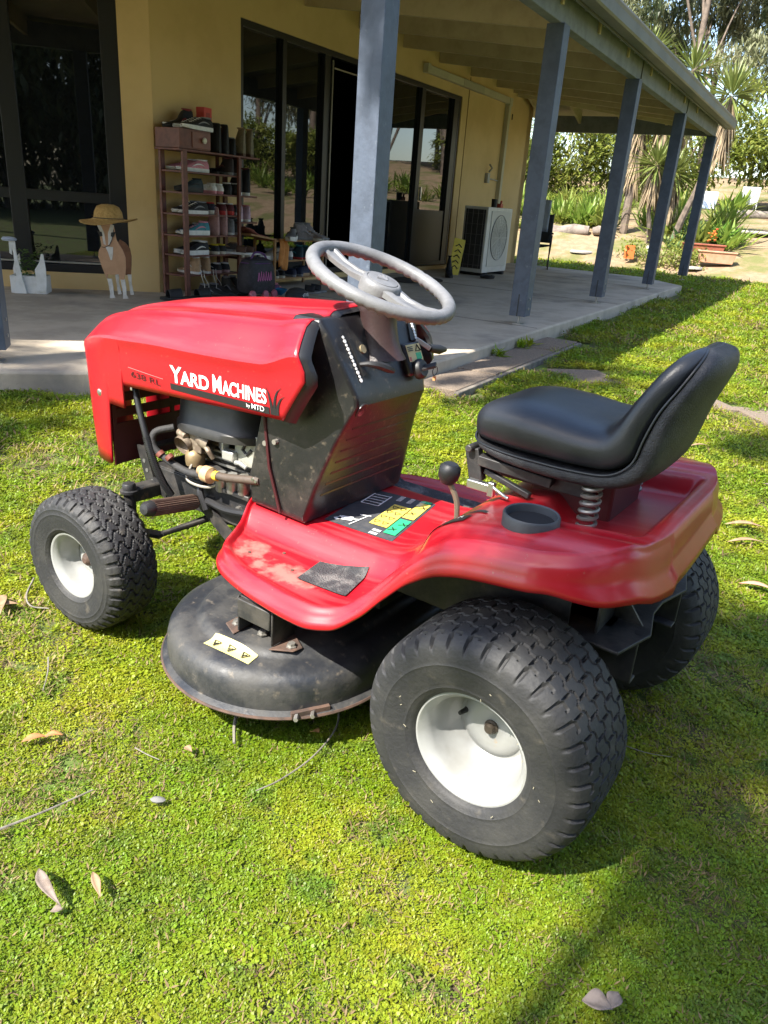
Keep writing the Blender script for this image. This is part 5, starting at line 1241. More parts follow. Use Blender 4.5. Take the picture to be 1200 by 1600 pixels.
for x in (.15, .85):
    q = MB(); q.box((x, .21, .025), (.08, .44, .05)); q.build('foot', M_rub, ac, smooth=0, bevel=.005)
q = MB(); q.lathe([(.0, .0), (.045, .0), (.05, .12), (.046, .122), (.04, .01), (0, .01)], 18); o = q.build('black_cup', M_black); place(o, 12.05, 4.95, FZ+1.012); tag(o, 'black cup standing on top of the air conditioner', 'cup')
q = MB(); q.box((0, 0, .03), (.10, .07, .06)); q.tube([(.03, 0, .05), (.05, 0, .10)], .018, 8); o = q.build('red_tool', mat('tool_red', (.45, .06, .03), .4), None, bevel=.004); place(o, 12.22, 4.92, FZ+1.012); tag(o, 'small red and black tool on top of the air conditioner', 'tool')
# yellow caution board
sg = tag(empty('caution_board'), 'narrow yellow caution board leaning between the wall and the air conditioner', 'sign'); place(sg, 11.16, 5.14, FZ, R_(12)); sg.rotation_euler = (R_(-8), R_(9), HAZ-R_(50))
q = MB(); q.box((0, 0, .27), (.18, .012, .54)); q.build('board', mat('caution_yellow', (.66, .50, .04), .5), sg, smooth=0, bevel=.006)
q = MB()
for k in range(5): q.tube([(-.05, -.008, .10+.08*k), (0, -.008, .14+.08*k), (.05, -.008, .10+.08*k)], .008, 5)
q.build('markings', M_dec_k, sg)
# coiled cable
q = MB(); q.tube([((.10+.012*(i/60))*math.cos(i*.42), (.10+.012*(i/60))*math.sin(i*.42), .012+.0005*i) for i in range(64)], .009, 6); q.lathe([(0, .03), (.05, .035), (.052, .055), (0, .06)], 14); o = q.build('cable_coil', M_black); place(o, 11.2, 4.58, FZ); tag(o, 'coil of black cable on the concrete before the air conditioner', 'cable')
# round mat before the open door
q = MB(); q.lathe([(0, .014), (.40, .014), (.42, .010), (.425, 0)], 40, Matrix.Diagonal((1.25, .72, 1, 1))); o = q.build('door_mat', mat('mat_brown', (.035, .028, .022), .95, (.055, .045, .035), 60, bump=.5, bscale=200)); place(o, 9.7, 5.0, FZ+.001); tag(o, 'oval dark brown mat on the concrete before the sliding door', 'mat')
# folding camp chair with a pale towel
ch = tag(empty('camp_chair'), 'black folding camp chair at the far end of the veranda', 'chair'); place(ch, 14.45, 5.0, FZ, R_(200))
M_tube = mat('chair_tube', (.02, .02, .02), .4)
for s in (-.26, .26):
    q = MB(); q.tube(spline([(.28, s, .02), (.05, s, .22), (-.22, s, .44)], 4), .013, 8); q.build('leg', M_tube, ch)
    q = MB(); q.tube(spline([(-.24, s, .02), (.0, s, .22), (.26, s, .44), (.27, s, .62)], 4), .013, 8); q.build('leg', M_tube, ch)
    q = MB(); q.tube([(-.24, s, .02), (.28, s, .02)], .012, 8); q.build('foot_bar', M_tube, ch)
    q = MB(); q.tube([(-.22, s, .44), (-.34, s, .98)], .013, 8); q.build('back_post', M_tube, ch)
    q = MB(); q.box((.03, s, .64), (.50, .05, .025)); q.build('armrest', M_black, ch, bevel=.008)
q = MB(); q.grid([[(x, y, .43-.05*math.sin((y+.26)/.52*math.pi)*math.sin((x+.24)/.5*math.pi)) for y in [-.26+.065*j for j in range(9)]] for x in [-.24+.0625*i for i in range(9)]]); q.build('seat', mat('chair_cloth', (.018, .018, .02), .9), ch, smooth=180, solid=.01)
q = MB(); q.grid([[(-.22-.11*t-.03*math.sin((y+.26)/.52*math.pi), y, .46+.50*t) for y in [-.26+.065*j for j in range(9)]] for t in [i/6 for i in range(7)]]); q.build('backrest', mat('chair_cloth', (.018, .018, .02), .9), ch, smooth=180, solid=.01)
q = MB(); q.grid([[(.27+.02*math.sin(5*y)+(.05 if t > .5 else 0), y, .66+.55*t) for y in [-.12+.04*j for j in range(7)]] for t in [i/8 for i in range(9)]]); o = q.build('plastic_tub', mat('tub_blue', (.30, .34, .42), .35, (.24, .28, .36), 8), None, smooth=60, solid=.02); place(o, 14.75, 5.05, FZ, R_(200)); tag(o, 'pale blue-grey plastic sheet standing behind the camp chair', 'plastic sheet')
# ================================================================== ground, garden, lawn
def bedt(x, y): return (x-4.1)*.527+(y-18.86)*.85
def terr(x, y):
    t = bedt(x, y)
    z = catmull([-1, 0, 1, 2, 3, 6, 9, 22, 40, 90], [-.05, 0.02, .30, .57, .82, 1.18, 1.45, 3.1, 3.8, 4.2], t) if t > -1 else -.05
    if t > 0: z += .05*math.sin(x*1.7+y*.9)*min(1, t)+.03*math.sin(x*4.1-y*3.3)*min(1, t)
    return z
def lawn_mat(name, soil, green, straw, scale):
    m = mat(name, soil, .95, green, scale, world_co=True, lo=.36, hi=.56, bump=.6, bscale=60, col3=straw, scale3=1.7, lo3=.56, hi3=.74, detail=6)
    return m
M_lawn = lawn_mat('lawn_soil', (.075, .055, .030), (.085, .125, .022), (.17, .13, .06), 9)
b = MB(); b.grid([[(x, y, -.012) for y in (-90, -20, 0, 3, 8, 20, 50, 120)] for x in (-90, -20, -5, 0, 5, 20, 90)])
lawn = tag(b.build('lawn', M_lawn, None, smooth=0), kind='structure')
M_mulch = mat('mulch', (.23, .155, .09), .95, (.29, .21, .125), 6, world_co=True, bump=1.0, bscale=30, col3=(.13, .13, .04), scale3=.9, lo3=.46, hi3=.62)
rows = []
for i in range(70):
    t = -.9+.9*(i/12) if i < 12 else (i-12)**1.55*.155
    rows.append([])
    for k in range(60):
        s_ = -45+k*1.9; x = 4.1+.527*t+.85*s_; y = 18.86+.85*t-.527*s_; wob = .35*math.sin(s_*.8)+.2*math.sin(s_*2.1)
        rows[-1].append((x+.527*wob*(t < 6), y+.85*wob*(t < 6), terr(x, y)))
b = MB(); b.grid(rows); tag(b.build('garden_slope', M_mulch, None, smooth=180), kind='structure')

# pavers beside the slab and stepping stones in the lawn
M_pav = mat('aggregate_paver', (.22, .17, .125), .95, (.13, .10, .075), 90, world_co=True, bump=.8, bscale=160, col3=(.36, .29, .22), scale3=140, lo3=.60, hi3=.70)
def paver(poly, z, label=None, group=None, parent=None):
    q = MB(); q.prism(poly, z-.05, z); o = q.build('paver', M_pav, parent, smooth=0, bevel=.006)
    if label: tag(o, label, 'paver', group)
    return o
lab_p = ['weathered pebble paver under the slab edge beside the corner post', 'pebble paver in the row along the slab, next to the corner one', 'pebble paver in the row along the slab with weeds at its joint', 'pebble paver at the far end of the row along the slab']
for i, x in enumerate((4.35, 5.02, 5.69, 6.36)):
    poly = [H(x, 2.20), H(x+.655, 2.20), H(x+.655, 1.90), H(x, 1.90)]; paver([p[:2] for p in poly], .035+.004*(i % 2), lab_p[i])
q = MB(); q.bar(H(4.3, 1.875, .0), H(7.0, 1.875, .0), .035, .07); tag(q.build('edging_strip', mat('edge_conc', (.20, .175, .14), .95, (.12, .10, .08), 20), None, smooth=0, bevel=.006), 'thin concrete edging strip along the row of pebble pavers', 'edging')
for i, (c, w, a, lb_) in enumerate((((1.42, 5.66), .42, 14, 'dark stepping stone set flush in the lawn beyond the seat'), ((2.02, 5.08), .45, 10, 'pale pebble stepping stone showing behind the seat back'), ((2.52, 4.78), .46, 6, 'large pebble stepping stone in the lawn at the shade edge'))):
    q_ = []
    for dx, dy in ((-.5, -.5), (.5, -.5), (.5, .5), (-.5, .5)):
        ca, sa = math.cos(R_(a)), math.sin(R_(a)); q_.append((c[0]+w*(dx*ca-dy*sa), c[1]+w*(dx*sa+dy*ca)))
    paver(q_, .012, lb_)

# ---- vegetation helpers
def leaf_mesh(name, P, D, Wd, m, parent, up=None, bend=.25):
    """P centres (n,3), D length vectors (n,3), Wd widths (n,): one folded diamond blade per leaf"""
    n = len(P); P = np.asarray(P, float); D = np.asarray(D, float); Wd = np.asarray(Wd, float)
    ref = np.tile([0, 0, 1.0], (n, 1)); S_ = np.cross(D, ref); L_ = np.linalg.norm(S_, axis=1, keepdims=True); S_ = np.where(L_ > 1e-6, S_/np.maximum(L_, 1e-6), [1, 0, 0])
    S_ = S_*Wd[:, None]*.5; sag = np.zeros_like(D); sag[:, 2] = -np.linalg.norm(D, axis=1)*bend
    V = np.stack([P, P+D*.45+S_+sag*.2, P+D+sag, P+D*.45-S_+sag*.2], 1).reshape(-1, 3)
    F_ = np.arange(4*n).reshape(n, 4)
    me = bpy.data.meshes.new(name); me.vertices.add(4*n); me.vertices.foreach_set('co', V.ravel()); me.loops.add(4*n); me.loops.foreach_set('vertex_index', F_.ravel().astype(np.int32))
    me.polygons.add(n); me.polygons.foreach_set('loop_start', np.arange(0, 4*n, 4, dtype=np.int32)); me.update(calc_edges=True); me.materials.append(m)
    o = bpy.data.objects.new(name, me); C.objects.link(o)
    if parent: o.parent = parent
    return o
NR_ = np.random.default_rng(11)
M_gum = mat('gum_leaf', (.20, .215, .11), .5, (.29, .28, .16), 1.2, trans=.4, col3=(.055, .075, .03), scale3=.6, lo3=.45, hi3=.6)
M_cas = mat('casuarina_leaf', (.13, .12, .03), .6, (.17, .15, .045), 1.4, trans=.3)
M_bush = mat('bush_leaf', (.21, .26, .045), .5, (.31, .31, .07), 1.5, trans=.45, col3=(.14, .18, .04), scale3=2.5, lo3=.5, hi3=.62)
M_bark = mat('bark', (.17, .13, .10), .9, (.09, .07, .055), 6, bump=.6, bscale=14)
M_yuc = mat('yucca_leaf', (.15, .19, .045), .45, (.22, .25, .07), 3, trans=.25)
M_dry = mat('dry_leaf_skirt', (.33, .25, .15), .9, (.22, .16, .10), 9, trans=.15)
M_strap = mat('strap_leaf', (.17, .27, .04), .45, (.30, .35, .06), 1.3, trans=.42)
M_agave = mat('agave_leaf', (.10, .24, .03), .4, (.17, .33, .05), 2, trans=.35)

def branchy(root, base, top, r, clumps, m=M_bark):
    q = MB(); base, top = Vector(base), Vector(top); mid = base.lerp(top, .5)+Vector((rng.uniform(-.3, .3), rng.uniform(-.3, .3), 0))
    pts = spline([base-Vector((0, 0, .3)), base, mid, top], 5); q.tube(pts, [lerp(r*1.25, r*.35, i/(len(pts)-1)) for i in range(len(pts))], 9)
    for c in clumps:
        t = min(.95, max(.35, (c[2]-base.z)/(top.z-base.z)-.18)); a = pts[int(t*(len(pts)-1))]; c = Vector(c)
        md = a.lerp(c, .55)+Vector((0, 0, .12*(c-a).length)); bp_ = spline([a, md, c], 4); q.tube(bp_, [lerp(r*.36, r*.07, i/(len(bp_)-1)) for i in range(len(bp_))], 6)
    q.build('trunk', m, root, smooth=60)
def tree(label, base, top, r, clumps, n_leaf, leaf, m, name='gum_tree', hang=.8, wid=.22, cat='tree', group=None, dens=None):
    """clumps: (x,y,z,radius); leaves spread through each clump"""
    root = tag(empty(name, base), label, cat, group); bx = Vector(base)
    loc = [Vector(c[:3])-bx for c in clumps]
    branchy(root, (0, 0, 0), Vector(top)-bx, r, loc)
    Ps, Ds, Ws = [], [], []; vol = sum(c[3]**2.2 for c in clumps)
    for c, l in zip(clumps, loc):
        k = int(n_leaf*c[3]**2.2/vol); sub_n = max(4, k//38)
        sc = NR_.normal(size=(sub_n, 3)); sc /= np.linalg.norm(sc, axis=1, keepdims=True); sc *= (NR_.random((sub_n, 1))**.42)*c[3]*np.array([1, 1, .8])
        idx = NR_.integers(0, sub_n, k); p = sc[idx]+NR_.normal(size=(k, 3))*c[3]*.13+np.array(l)
        d = NR_.normal(size=(k, 3)); d[:, 2] = d[:, 2]*.5-hang; d /= np.linalg.norm(d, axis=1, keepdims=True); ln = leaf*NR_.uniform(.6, 1.3, (k, 1))
        Ps.append(p); Ds.append(d*ln); Ws.append(ln[:, 0]*wid)
    leaf_mesh('crown', np.concatenate(Ps), np.concatenate(Ds), np.concatenate(Ws), m, root)
    return root
def yucca(label, base, heads, r):
    root = tag(empty('yucca', base), label, 'yucca'); b0 = Vector(base); q = MB()
    for (hx, hy, hz_, L, skirt) in heads:
        hd = Vector((hx, hy, hz_))-b0; md = hd*.5+Vector((rng.uniform(-.12, .12), 0, -.1)); pts = spline([Vector((0, 0, -.2)), md*.45, md, hd], 5); q.tube(pts, [lerp(r, r*.55, i/(len(pts)-1)) for i in range(len(pts))], 8)
        n = 130; a = NR_.uniform(0, 6.283, n); el = NR_.uniform(-.75, 1.35, n); d = np.stack([np.cos(a)*np.cos(el), np.sin(a)*np.cos(el), np.sin(el)], 1); ln = L*NR_.uniform(.8, 1.12, n)
        leaf_mesh('leaf_head', np.tile(hd, (n, 1))+d*.05, d*ln[:, None], np.full(n, .055), M_yuc, root, bend=.10)
        if skirt:
            n = 150; a = NR_.uniform(0, 6.283, n); off = np.stack([np.cos(a)*.08, np.sin(a)*.08, -NR_.uniform(0, skirt, n)], 1); d = np.stack([np.cos(a)*.30, np.sin(a)*.30, -np.ones(n)], 1); ln = L*NR_.uniform(.6, 1.0, n)
            leaf_mesh('dry_skirt', np.tile(hd, (n, 1))+off, d*ln[:, None], np.full(n, .05), M_dry, root, bend=0)
    q.build('trunk', M_bark, root)
    return root
yucca('tall yucca with a single green head rising beside the gutter end', (6.55, 20.0, terr(6.55, 20)-.05), [(7.11, 19.5, 3.82, .92, 1.0)], .10)
yucca('tall yucca with two heads behind the gutter and shaggy dead leaves', (6.45, 21.0, terr(6.45, 21)-.05), [(6.62, 21, 4.5, .90, 1.2), (6.1, 20.8, 3.5, .8, 1.6)], .11)
yucca('yucca showing its brown skirt under the veranda beam', (5.72, 21.3, terr(5.72, 21.3)-.05), [(5.75, 21.4, 3.75, .85, 1.7), (5.75, 22, 4.9, .8, .6)], .10)
yucca('small low yucca head between the last two posts', (6.15, 20.3, terr(6.15, 20.3)-.05), [(5.95, 20.2, 2.35, .75, .4), (6.45, 20.3, 2.2, .7, .8)], .07)

def strap_clump(label, pos, L, n, m, w=.05, name='strappy_plant', el0=.55, el1=1.4, bend=.30, group=None):
    z = terr(pos[0], pos[1])-.04; root = tag(empty(name, (pos[0], pos[1], z)), label, 'plant', group)
    a = NR_.uniform(0, 6.283, n); el = NR_.uniform(el0, el1, n); d = np.stack([np.cos(a)*np.cos(el), np.sin(a)*np.cos(el), np.sin(el)], 1); ln = L*NR_.uniform(.65, 1.1, n)
    p = np.stack([NR_.normal(0, L*.10, n), NR_.normal(0, L*.10, n), np.zeros(n)], 1)
    leaf_mesh('leaves', p, d*ln[:, None], np.full(n, w)*NR_.uniform(.8, 1.2, n), m, root, bend=bend); return root
strap_clump('bright lime agave beside the terracotta troughs', (7.62, 19.85), .85, 70, M_agave, .12, 'agave', .25, 1.4, .18)
strap_clump('blue-green agave behind the last veranda post', (7.05, 19.9), .80, 46, mat('agave_blue', (.09, .17, .07), .45, (.12, .22, .09), 2, trans=.25), .12, 'agave', .3, 1.4, .15)
strap_clump('blue-green broadleaf plant low between the last two posts', (6.55, 19.75), .5, 40, mat('agave_blue', (.09, .17, .07)), .13, 'broadleaf_plant', .1, 1.3, .2)
gk = 'strappy plants on the garden slope'
k_ = 0
for t in (2.5, 3.3, 4.2, 5.2, 6.4, 7.8, 9.6):
    for s_ in np.arange(-6, 27, .72+.075*t):
        s2 = s_+NR_.uniform(-.5, .5); t2 = t+NR_.uniform(-.5, .5); x = 4.1+.527*t2+.85*s2; y = 18.86+.85*t2-.527*s2
        if x < 2.5 or (8.4 < x < 14 and t < 7) or (8.8 < x < 15 and NR_.random() < .7) or (x > 15 and NR_.random() < .35) or (x < 6 and t < 3 and NR_.random() < .7): continue
        k_ += 1
        strap_clump('strappy yellow-green plant in the crowded garden bed behind the log edging', (x, y), NR_.uniform(.75, 1.35), 54, M_strap if k_ % 3 else M_bush, NR_.uniform(.06, .11), group=gk)
for s_, tt, L in ((4.0, 6.2, .9), (4.8, 7.0, 1.0), (5.6, 5.6, .8)):
    x = 4.1+.527*tt+.85*s_; y = 18.86+.85*tt-.527*s_; strap_clump('tall yellowish strappy plant beside the white garden seat', (x, y), L, 44, M_bush, .06, group='strappy plants by the white seat')
# low ground-cover plants at the foot of the bed
for (x, y, r) in ((6.15, 18.35, .35), (6.5, 18.2, .3), (5.75, 18.6, .28), (5.45, 19.2, .35), (6.9, 18.7, .22), (6.35, 19.0, .4)):
    z = terr(x, y); root = tag(empty('low_shrub', (x, y, z)), 'low yellow-green shrub at the foot of the garden bed', 'shrub', 'low shrubs along the lawn edge'); n = 260
    p = NR_.normal(size=(n, 3))*np.array([r*.5, r*.5, r*.35])+np.array([0, 0, r*.45]); d = NR_.normal(size=(n, 3)); d /= np.linalg.norm(d, axis=1, keepdims=True)
    leaf_mesh('foliage', p, d*.09, np.full(n, .05), M_bush, root)
# bushes higher up the slope (fill behind the strappy plants)
gb = 'bushes at the top of the garden slope'
for i, (s_, t, r) in enumerate([(-6, 10, 2.2), (-3.5, 10.5, 2.4), (-1, 10, 2.2), (1.5, 11, 2.5), (3.8, 11, 2.2), (6, 14, 2.1), (-8.5, 12, 2.3), (9, 17, 1.6), (-12, 13, 2.4), (12.5, 9, 1.5), (15, 10, 1.7), (18, 8, 1.5), (21, 9, 1.8), (24, 7, 1.6), (28, 9, 2.0), (19, 4.5, .9), (22.5, 4, 1.0), (26, 4.2, 1.0)]):
    x = 4.1+.527*t+.85*s_; y = 18.86+.85*t-.527*s_; z = terr(x, y)
    cl = [(x+NR_.uniform(-.5, .5)*r, y+NR_.uniform(-.5, .5)*r, z+r*NR_.uniform(.35, .95), r*.62) for _ in range(4)]
    tree('dense olive-green bush at the top of the garden slope', (x, y, z-.05), (x, y, z+r*.9), .07, cl, 6000, .22, M_bush, 'garden_bush', .2, .38, 'bush', gb)
# ---- gum trees on the ridge
gt = 'gum trees along the ridge behind the garden'
def ridge(s_, t): x = 4.1+.527*t+.85*s_; y = 18.86+.85*t-.527*s_; return x, y, terr(x, y)
for i, (s_, t, h_, cr) in enumerate([(-3, 20, 13, 2.6), (1.0, 22, 15, 3.0), (4.5, 20, 16, 3.2), (7.0, 24, 17, 3.2), (9.5, 19, 14, 2.6), (12.0, 24, 16, 3.0), (-8, 22, 14, 3), (15.5, 22, 15, 3.0), (19, 20, 14, 3), (24, 22, 15, 3.2), (29, 20, 13, 3), (8.2, 30, 18, 3.4), (3, 31, 18, 3.5), (13.5, 32, 18, 3.4), (-5, 32, 18, 3.5), (-13, 24, 15, 3.4), (35, 20, 14, 3.2)]):
    x, y, z = ridge(s_, t); cl = []
    for k in range(11):
        a = NR_.uniform(0, 6.28); rr = NR_.uniform(.2, 1.0)*cr*1.2; cl.append((x+rr*math.cos(a), y+rr*math.sin(a), z+h_*NR_.uniform(.22, 1.0), cr*NR_.uniform(.48, .74)))
    tree('slender grey-barked gum tree with drooping grey-green leaves on the ridge', (x, y, z-.1), (x+NR_.uniform(-.6, .6), y, z+h_*.92), .20, cl, 16000, .33, M_gum, group=gt, hang=1.0, wid=.26)
x, y, z = ridge(8.2, 15); cl = [(x+1.3+dx, y+dy, z+zz, rr) for dx, dy, zz, rr in ((0, 0, 4.2, 1.3), (.6, .3, 5.8, 1.5), (-.2, -.4, 7.2, 1.4), (1.0, 0, 8.4, 1.3), (1.6, .2, 6.4, 1.4), (.3, .2, 9.4, 1.0), (1.7, .1, 4.6, 1.1))]
tree('golden-olive she-oak with fine wispy foliage beside the gum trees', (x+1.2, y, z-.1), (x+1.6, y, z+9.2), .18, cl, 15000, .24, M_cas, 'she_oak_tree', 1.0, .10)
# bare thin trunks on the ridge
for i, (s_, t) in enumerate([(7.6, 20), (8.4, 21.5), (9.0, 20.5), (10.2, 22.5), (10.8, 21), (11.6, 20.2), (6.6, 22), (5.6, 20.5)]):
    x, y, z = ridge(s_, t); q = MB(); lean = NR_.uniform(-.5, .5); h_ = NR_.uniform(5, 8)
    root = tag(empty('sapling', (x, y, z-.1)), 'thin bare grey trunk among the gum trees on the ridge', 'tree', 'thin trunks on the ridge')
    q.tube(spline([(0, 0, -.2), (lean*.4, 0, h_*.5), (lean, .1, h_)], 5), [lerp(.13, .05, i_/10) for i_ in range(11)], 7); q.build('trunk', M_bark, root)
    p = NR_.normal(size=(260, 3))*np.array([.5, .5, .8])+np.array([lean, .1, h_]); d = NR_.normal(size=(260, 3)); d[:, 2] -= .8; d /= np.linalg.norm(d, axis=1, keepdims=True); leaf_mesh('crown', p, d*.28, np.full(260, .07), M_gum, root)
# ---- logs, pots, seats on the slope
M_log = mat('old_log', (.24, .20, .17), .95, (.14, .115, .095), 5, bump=.8, bscale=18)
for (a, c, r, lb_) in (((3.3, 21.45), (4.75, 21.0), .16, 'weathered grey log lying across the garden slope behind the camp chair'), ((4.85, 20.95), (5.35, 20.75), .11, 'short broken log continuing the log edging'), ((9.0, 24.0), (13, 24.6), .14, 'long grey log edging below the white garden seat')):
    p = [(*Vector(a).lerp(Vector(c), t)[:], ) for t in (0, .25, .5, .75, 1)]; q = MB(); q.tube([(x, y, terr(x, y)+r*.6+.03*math.sin(9*x)) for x, y in p], [r*.85, r*1.08, r*.92, r*1.05, r*.8], 10); tag(q.build('log', M_log), lb_, 'log')
def trough(name, x, y, rz_, L, m, label, tilt=0.0):
    z = terr(x, y); root = tag(empty(name, (x, y, z+.02), rz_), label, 'planter')
    q = MB(); w0, w1 = .11, .15; q.add([(sx*(L/2-.05), sy*w0, 0) for sx, sy in ((-1, -1), (1, -1), (1, 1), (-1, 1))]+[(sx*L/2, sy*w1, .26) for sx, sy in ((-1, -1), (1, -1), (1, 1), (-1, 1))]+[(sx*(L/2-.02), sy*(w1-.02), .26) for sx, sy in ((-1, -1), (1, -1), (1, 1), (-1, 1))]+[(sx*(L/2-.06), sy*(w0-.01), .20) for sx, sy in ((-1, -1), (1, -1), (1, 1), (-1, 1))],
        [(3, 2, 1, 0)]+[(i, (i+1) % 4, 4+(i+1) % 4, 4+i) for i in range(4)]+[(4+i, 4+(i+1) % 4, 8+(i+1) % 4, 8+i) for i in range(4)]+[(8+i, 8+(i+1) % 4, 12+(i+1) % 4, 12+i) for i in range(4)]); q.build('pot', m, root, smooth=0, bevel=.012)
    q = MB(); q.box((0, 0, .245), (L+.03, .33, .035)); q.build('lip', m, root, smooth=0, bevel=.01)
    q = MB(); q.box((0, 0, .258), (L-.06, .25, .018)); q.build('soil', mat('potting_soil', (.05, .035, .025), .95), root, smooth=0)
    return root
trough('planter_trough', 7.06, 18.15, R_(-14), .80, mat('terracotta_pale', (.46, .24, .14), .85, (.52, .30, .19), 8), 'pale terracotta trough on the mulch at the lawn edge')
trough('planter_trough', 7.0, 18.95, R_(-6), .95, mat('terracotta_red', (.34, .10, .055), .8, (.28, .08, .045), 8), 'dark red terracotta trough under the lime agave')
q = MB()
for i in range(14):
    p = Vector((7.15+NR_.uniform(-.12, .12), 18.9+NR_.uniform(-.08, .08), terr(7.15, 18.9)+.30+NR_.uniform(.05, .32))); q.lathe([(0, -.02), (.03, 0), (.035, .02), (0, .025)], 7, Matrix.Translation(p))
tag(q.build('flowering_plant', mat('flower_red', (.60, .10, .04), .6, (.70, .42, .05), 12)), 'small plant with red and yellow flowers in the red trough', 'flowers')
q = MB(); q.prism([(5.2, 18.95), (5.42, 18.9), (5.36, 19.05)], terr(5.3, 19)-.02, terr(5.3, 19)+.28); tag(q.build('orange_marker', mat('marker_orange', (.65, .14, .03), .6), None, smooth=0), 'small bright orange wedge on the mulch between the posts', 'marker')
q = MB(); q.lathe([(.10, 0), (.12, .02), (.15, .24), (.14, .26), (.11, .05), (0, .04)], 18, Matrix.Translation((5.82, 18.85, terr(5.82, 18.85)))); tag(q.build('plant_pot', mat('pot_pale', (.52, .54, .56), .6)), 'pale grey round plant pot behind the third post', 'pot')
for (x, y, r, lb_) in ((4.35, 19.7, .2, 'flat pale stone on the mulch near the camp chair'), (6.55, 18.0, .14, 'flat pale stone beside the pale trough'), (8.8, 20.3, .35, 'flat grey stone slab on the slope near the agave')):
    q = MB(); q.lathe([(r, 0), (r*1.02, .03), (r*.9, .055), (0, .06)], 9, Matrix.Translation((x, y, terr(x, y))) @ Matrix.Diagonal((1.4, .8, 1, 1))); tag(q.build('flat_stone', mat('stone', (.42, .39, .35), .9, (.32, .29, .26), 12)), lb_, 'stone')
# white seat (sling chair) and tube arm chair on the slope
def garden_chair(x, y, rz_, label):
    z = terr(x, y); r = tag(empty('garden_chair', (x, y, z), rz_), label, 'chair'); r.scale = (.8, .8, .8); mt = mat('white_tube', (.62, .62, .60), .4)
    for s in (-.3, .3):
        q = MB(); q.tube(spline([(.35, s, 0), (.33, s, .45), (-.25, s, .42), (-.42, s, 1.02)], 4), .016, 7); q.build('side_frame', mt, r)
        q = MB(); q.tube([(-.30, s, 0), (-.26, s, .42)], .016, 7); q.build('leg', mt, r)
    q = MB(); q.add([(-.26, -.29, .46), (-.26, .29, .46), (-.43, .29, 1.02), (-.43, -.29, 1.02)], [(0, 1, 2, 3)]); q.build('backrest', mat('sling_white', (.72, .73, .74), .7), r, smooth=0, solid=.008)
    q = MB(); q.add([(.33, -.29, .455), (.33, .29, .455), (-.25, .29, .43), (-.25, -.29, .43)], [(0, 1, 2, 3)]); q.build('seat', mat('sling_white', (.72, .73, .74), .7), r, smooth=0, solid=.008)
garden_chair(10.24, 24.9, R_(75), 'white sling garden chair alone on the open mulch slope')
garden_chair(8.35, 23.0, R_(250), 'white tube-frame garden chair half hidden behind the agaves')
# off-camera garden that the glass reflects, and the trees whose shade dapples the lawn
SV = to_sun/to_sun.z
def over(x, y, z): return (x+SV.x*z, y+SV.y*z, z)
cl = [(*over(1.25, .98, 6.6), .62), (*over(.80, 1.20, 6.2), .50), (*over(1.50, 1.55, 7.2), .55), (*over(.85, .65, 6.9), .5), (*over(1.7, .8, 7.3), .6), (*over(1.05, 1.65, 6.5), .40), (*over(2.6, 2.6, 7.4), .55), (*over(1.15, 5.5, 8.8), .5), (*over(.75, 4.95, 8.6), .4), (*over(1.6, 6.0, 9.0), .5), (*over(2.3, 4.0, 8.6), .5), (*over(3.6, 4.6, 8.8), .6)]  # far clumps over the slab edge are added to lengthen the eave shade
tree('tall spreading gum tree standing on the lawn away from the veranda', (-4.6, -4.6, -.05), (-3.4, -3.2, 7.4), .22, cl, 9500, .13, M_gum, hang=.6, wid=.34)
cl = [(*over(-2.9, 4.3, 8.5), .8), (*over(-2.0, 4.1, 9.2), .55), (*over(-3.4, 3.6, 9.4), .9), (*over(-1.9, 3.3, 8.2), .35), (*over(-2.6, 2.9, 8.8), .5)]
tree('tall open gum tree on the lawn beyond the bay end of the house', (-9.4, -2.2, -.05), (-8.4, -1.0, 9.6), .24, cl, 8000, .15, M_gum, hang=.7, wid=.30)
for (x, y, h_, cr) in ((2, -17, 12, 3.4), (-1, -14, 9, 2.6), (4.8, -14, 9, 2.6), (-6, -15, 10, 2.8), (-3.5, -19, 13, 3.5), (7.5, -16, 11, 3), (12, -10, 10, 2.8), (-9, -20, 12, 3.2), (-15, -19, 12, 3.4), (16, -3, 9, 2.6)):
    cl = []
    for k in range(8):
        a = NR_.uniform(0, 6.28); rr = NR_.uniform(.1, 1.0)*cr; cl.append((x+rr*math.cos(a), y+rr*math.sin(a), h_*NR_.uniform(.10, 1.0), cr*.85))
    tree('bushy gum tree across the lawn opposite the house', (x, y, -.05), (x, y, h_*.9), .22, cl, 14000, .48, M_gum, group='trees across the lawn', hang=.8, wid=.3)
# ================================================================== living lawn
M_leafa = mat('lawn_leaf', (.17, .26, .009), .5, (.33, .355, .018), 1.7, world_co=True, trans=.42, col3=(.13, .21, .016), scale3=7.0, lo3=.50, hi3=.66, rand=.22)
M_leafd = mat('lawn_straw', (.25, .18, .08), .8, (.17, .12, .055), 5, world_co=True, trans=.25, rand=.2)
def tuft(name, n, R0, hmin, hmax, ll, ww, m, blades=False, seed=0):
    g = np.random.default_rng(seed); P, D, W_ = [], [], []
    for i in range(n):
        a = g.uniform(0, 6.283); r = R0*math.sqrt(g.random()); z = g.uniform(hmin, hmax)
        if blades: el = g.uniform(.7, 1.45); l = g.uniform(.6, 1.2)*ll; P.append((r*math.cos(a), r*math.sin(a), 0))
        else: el = g.uniform(-.1, .9); l = g.uniform(.7, 1.3)*ll; P.append((r*math.cos(a), r*math.sin(a), z))
        b_ = g.uniform(0, 6.283); D.append((l*math.cos(b_)*math.cos(el), l*math.sin(b_)*math.cos(el), l*math.sin(el))); W_.append(ww*g.uniform(.8, 1.2))
    o = leaf_mesh(name, P, D, W_, m, None, bend=.12); C.objects.unlink(o); return o
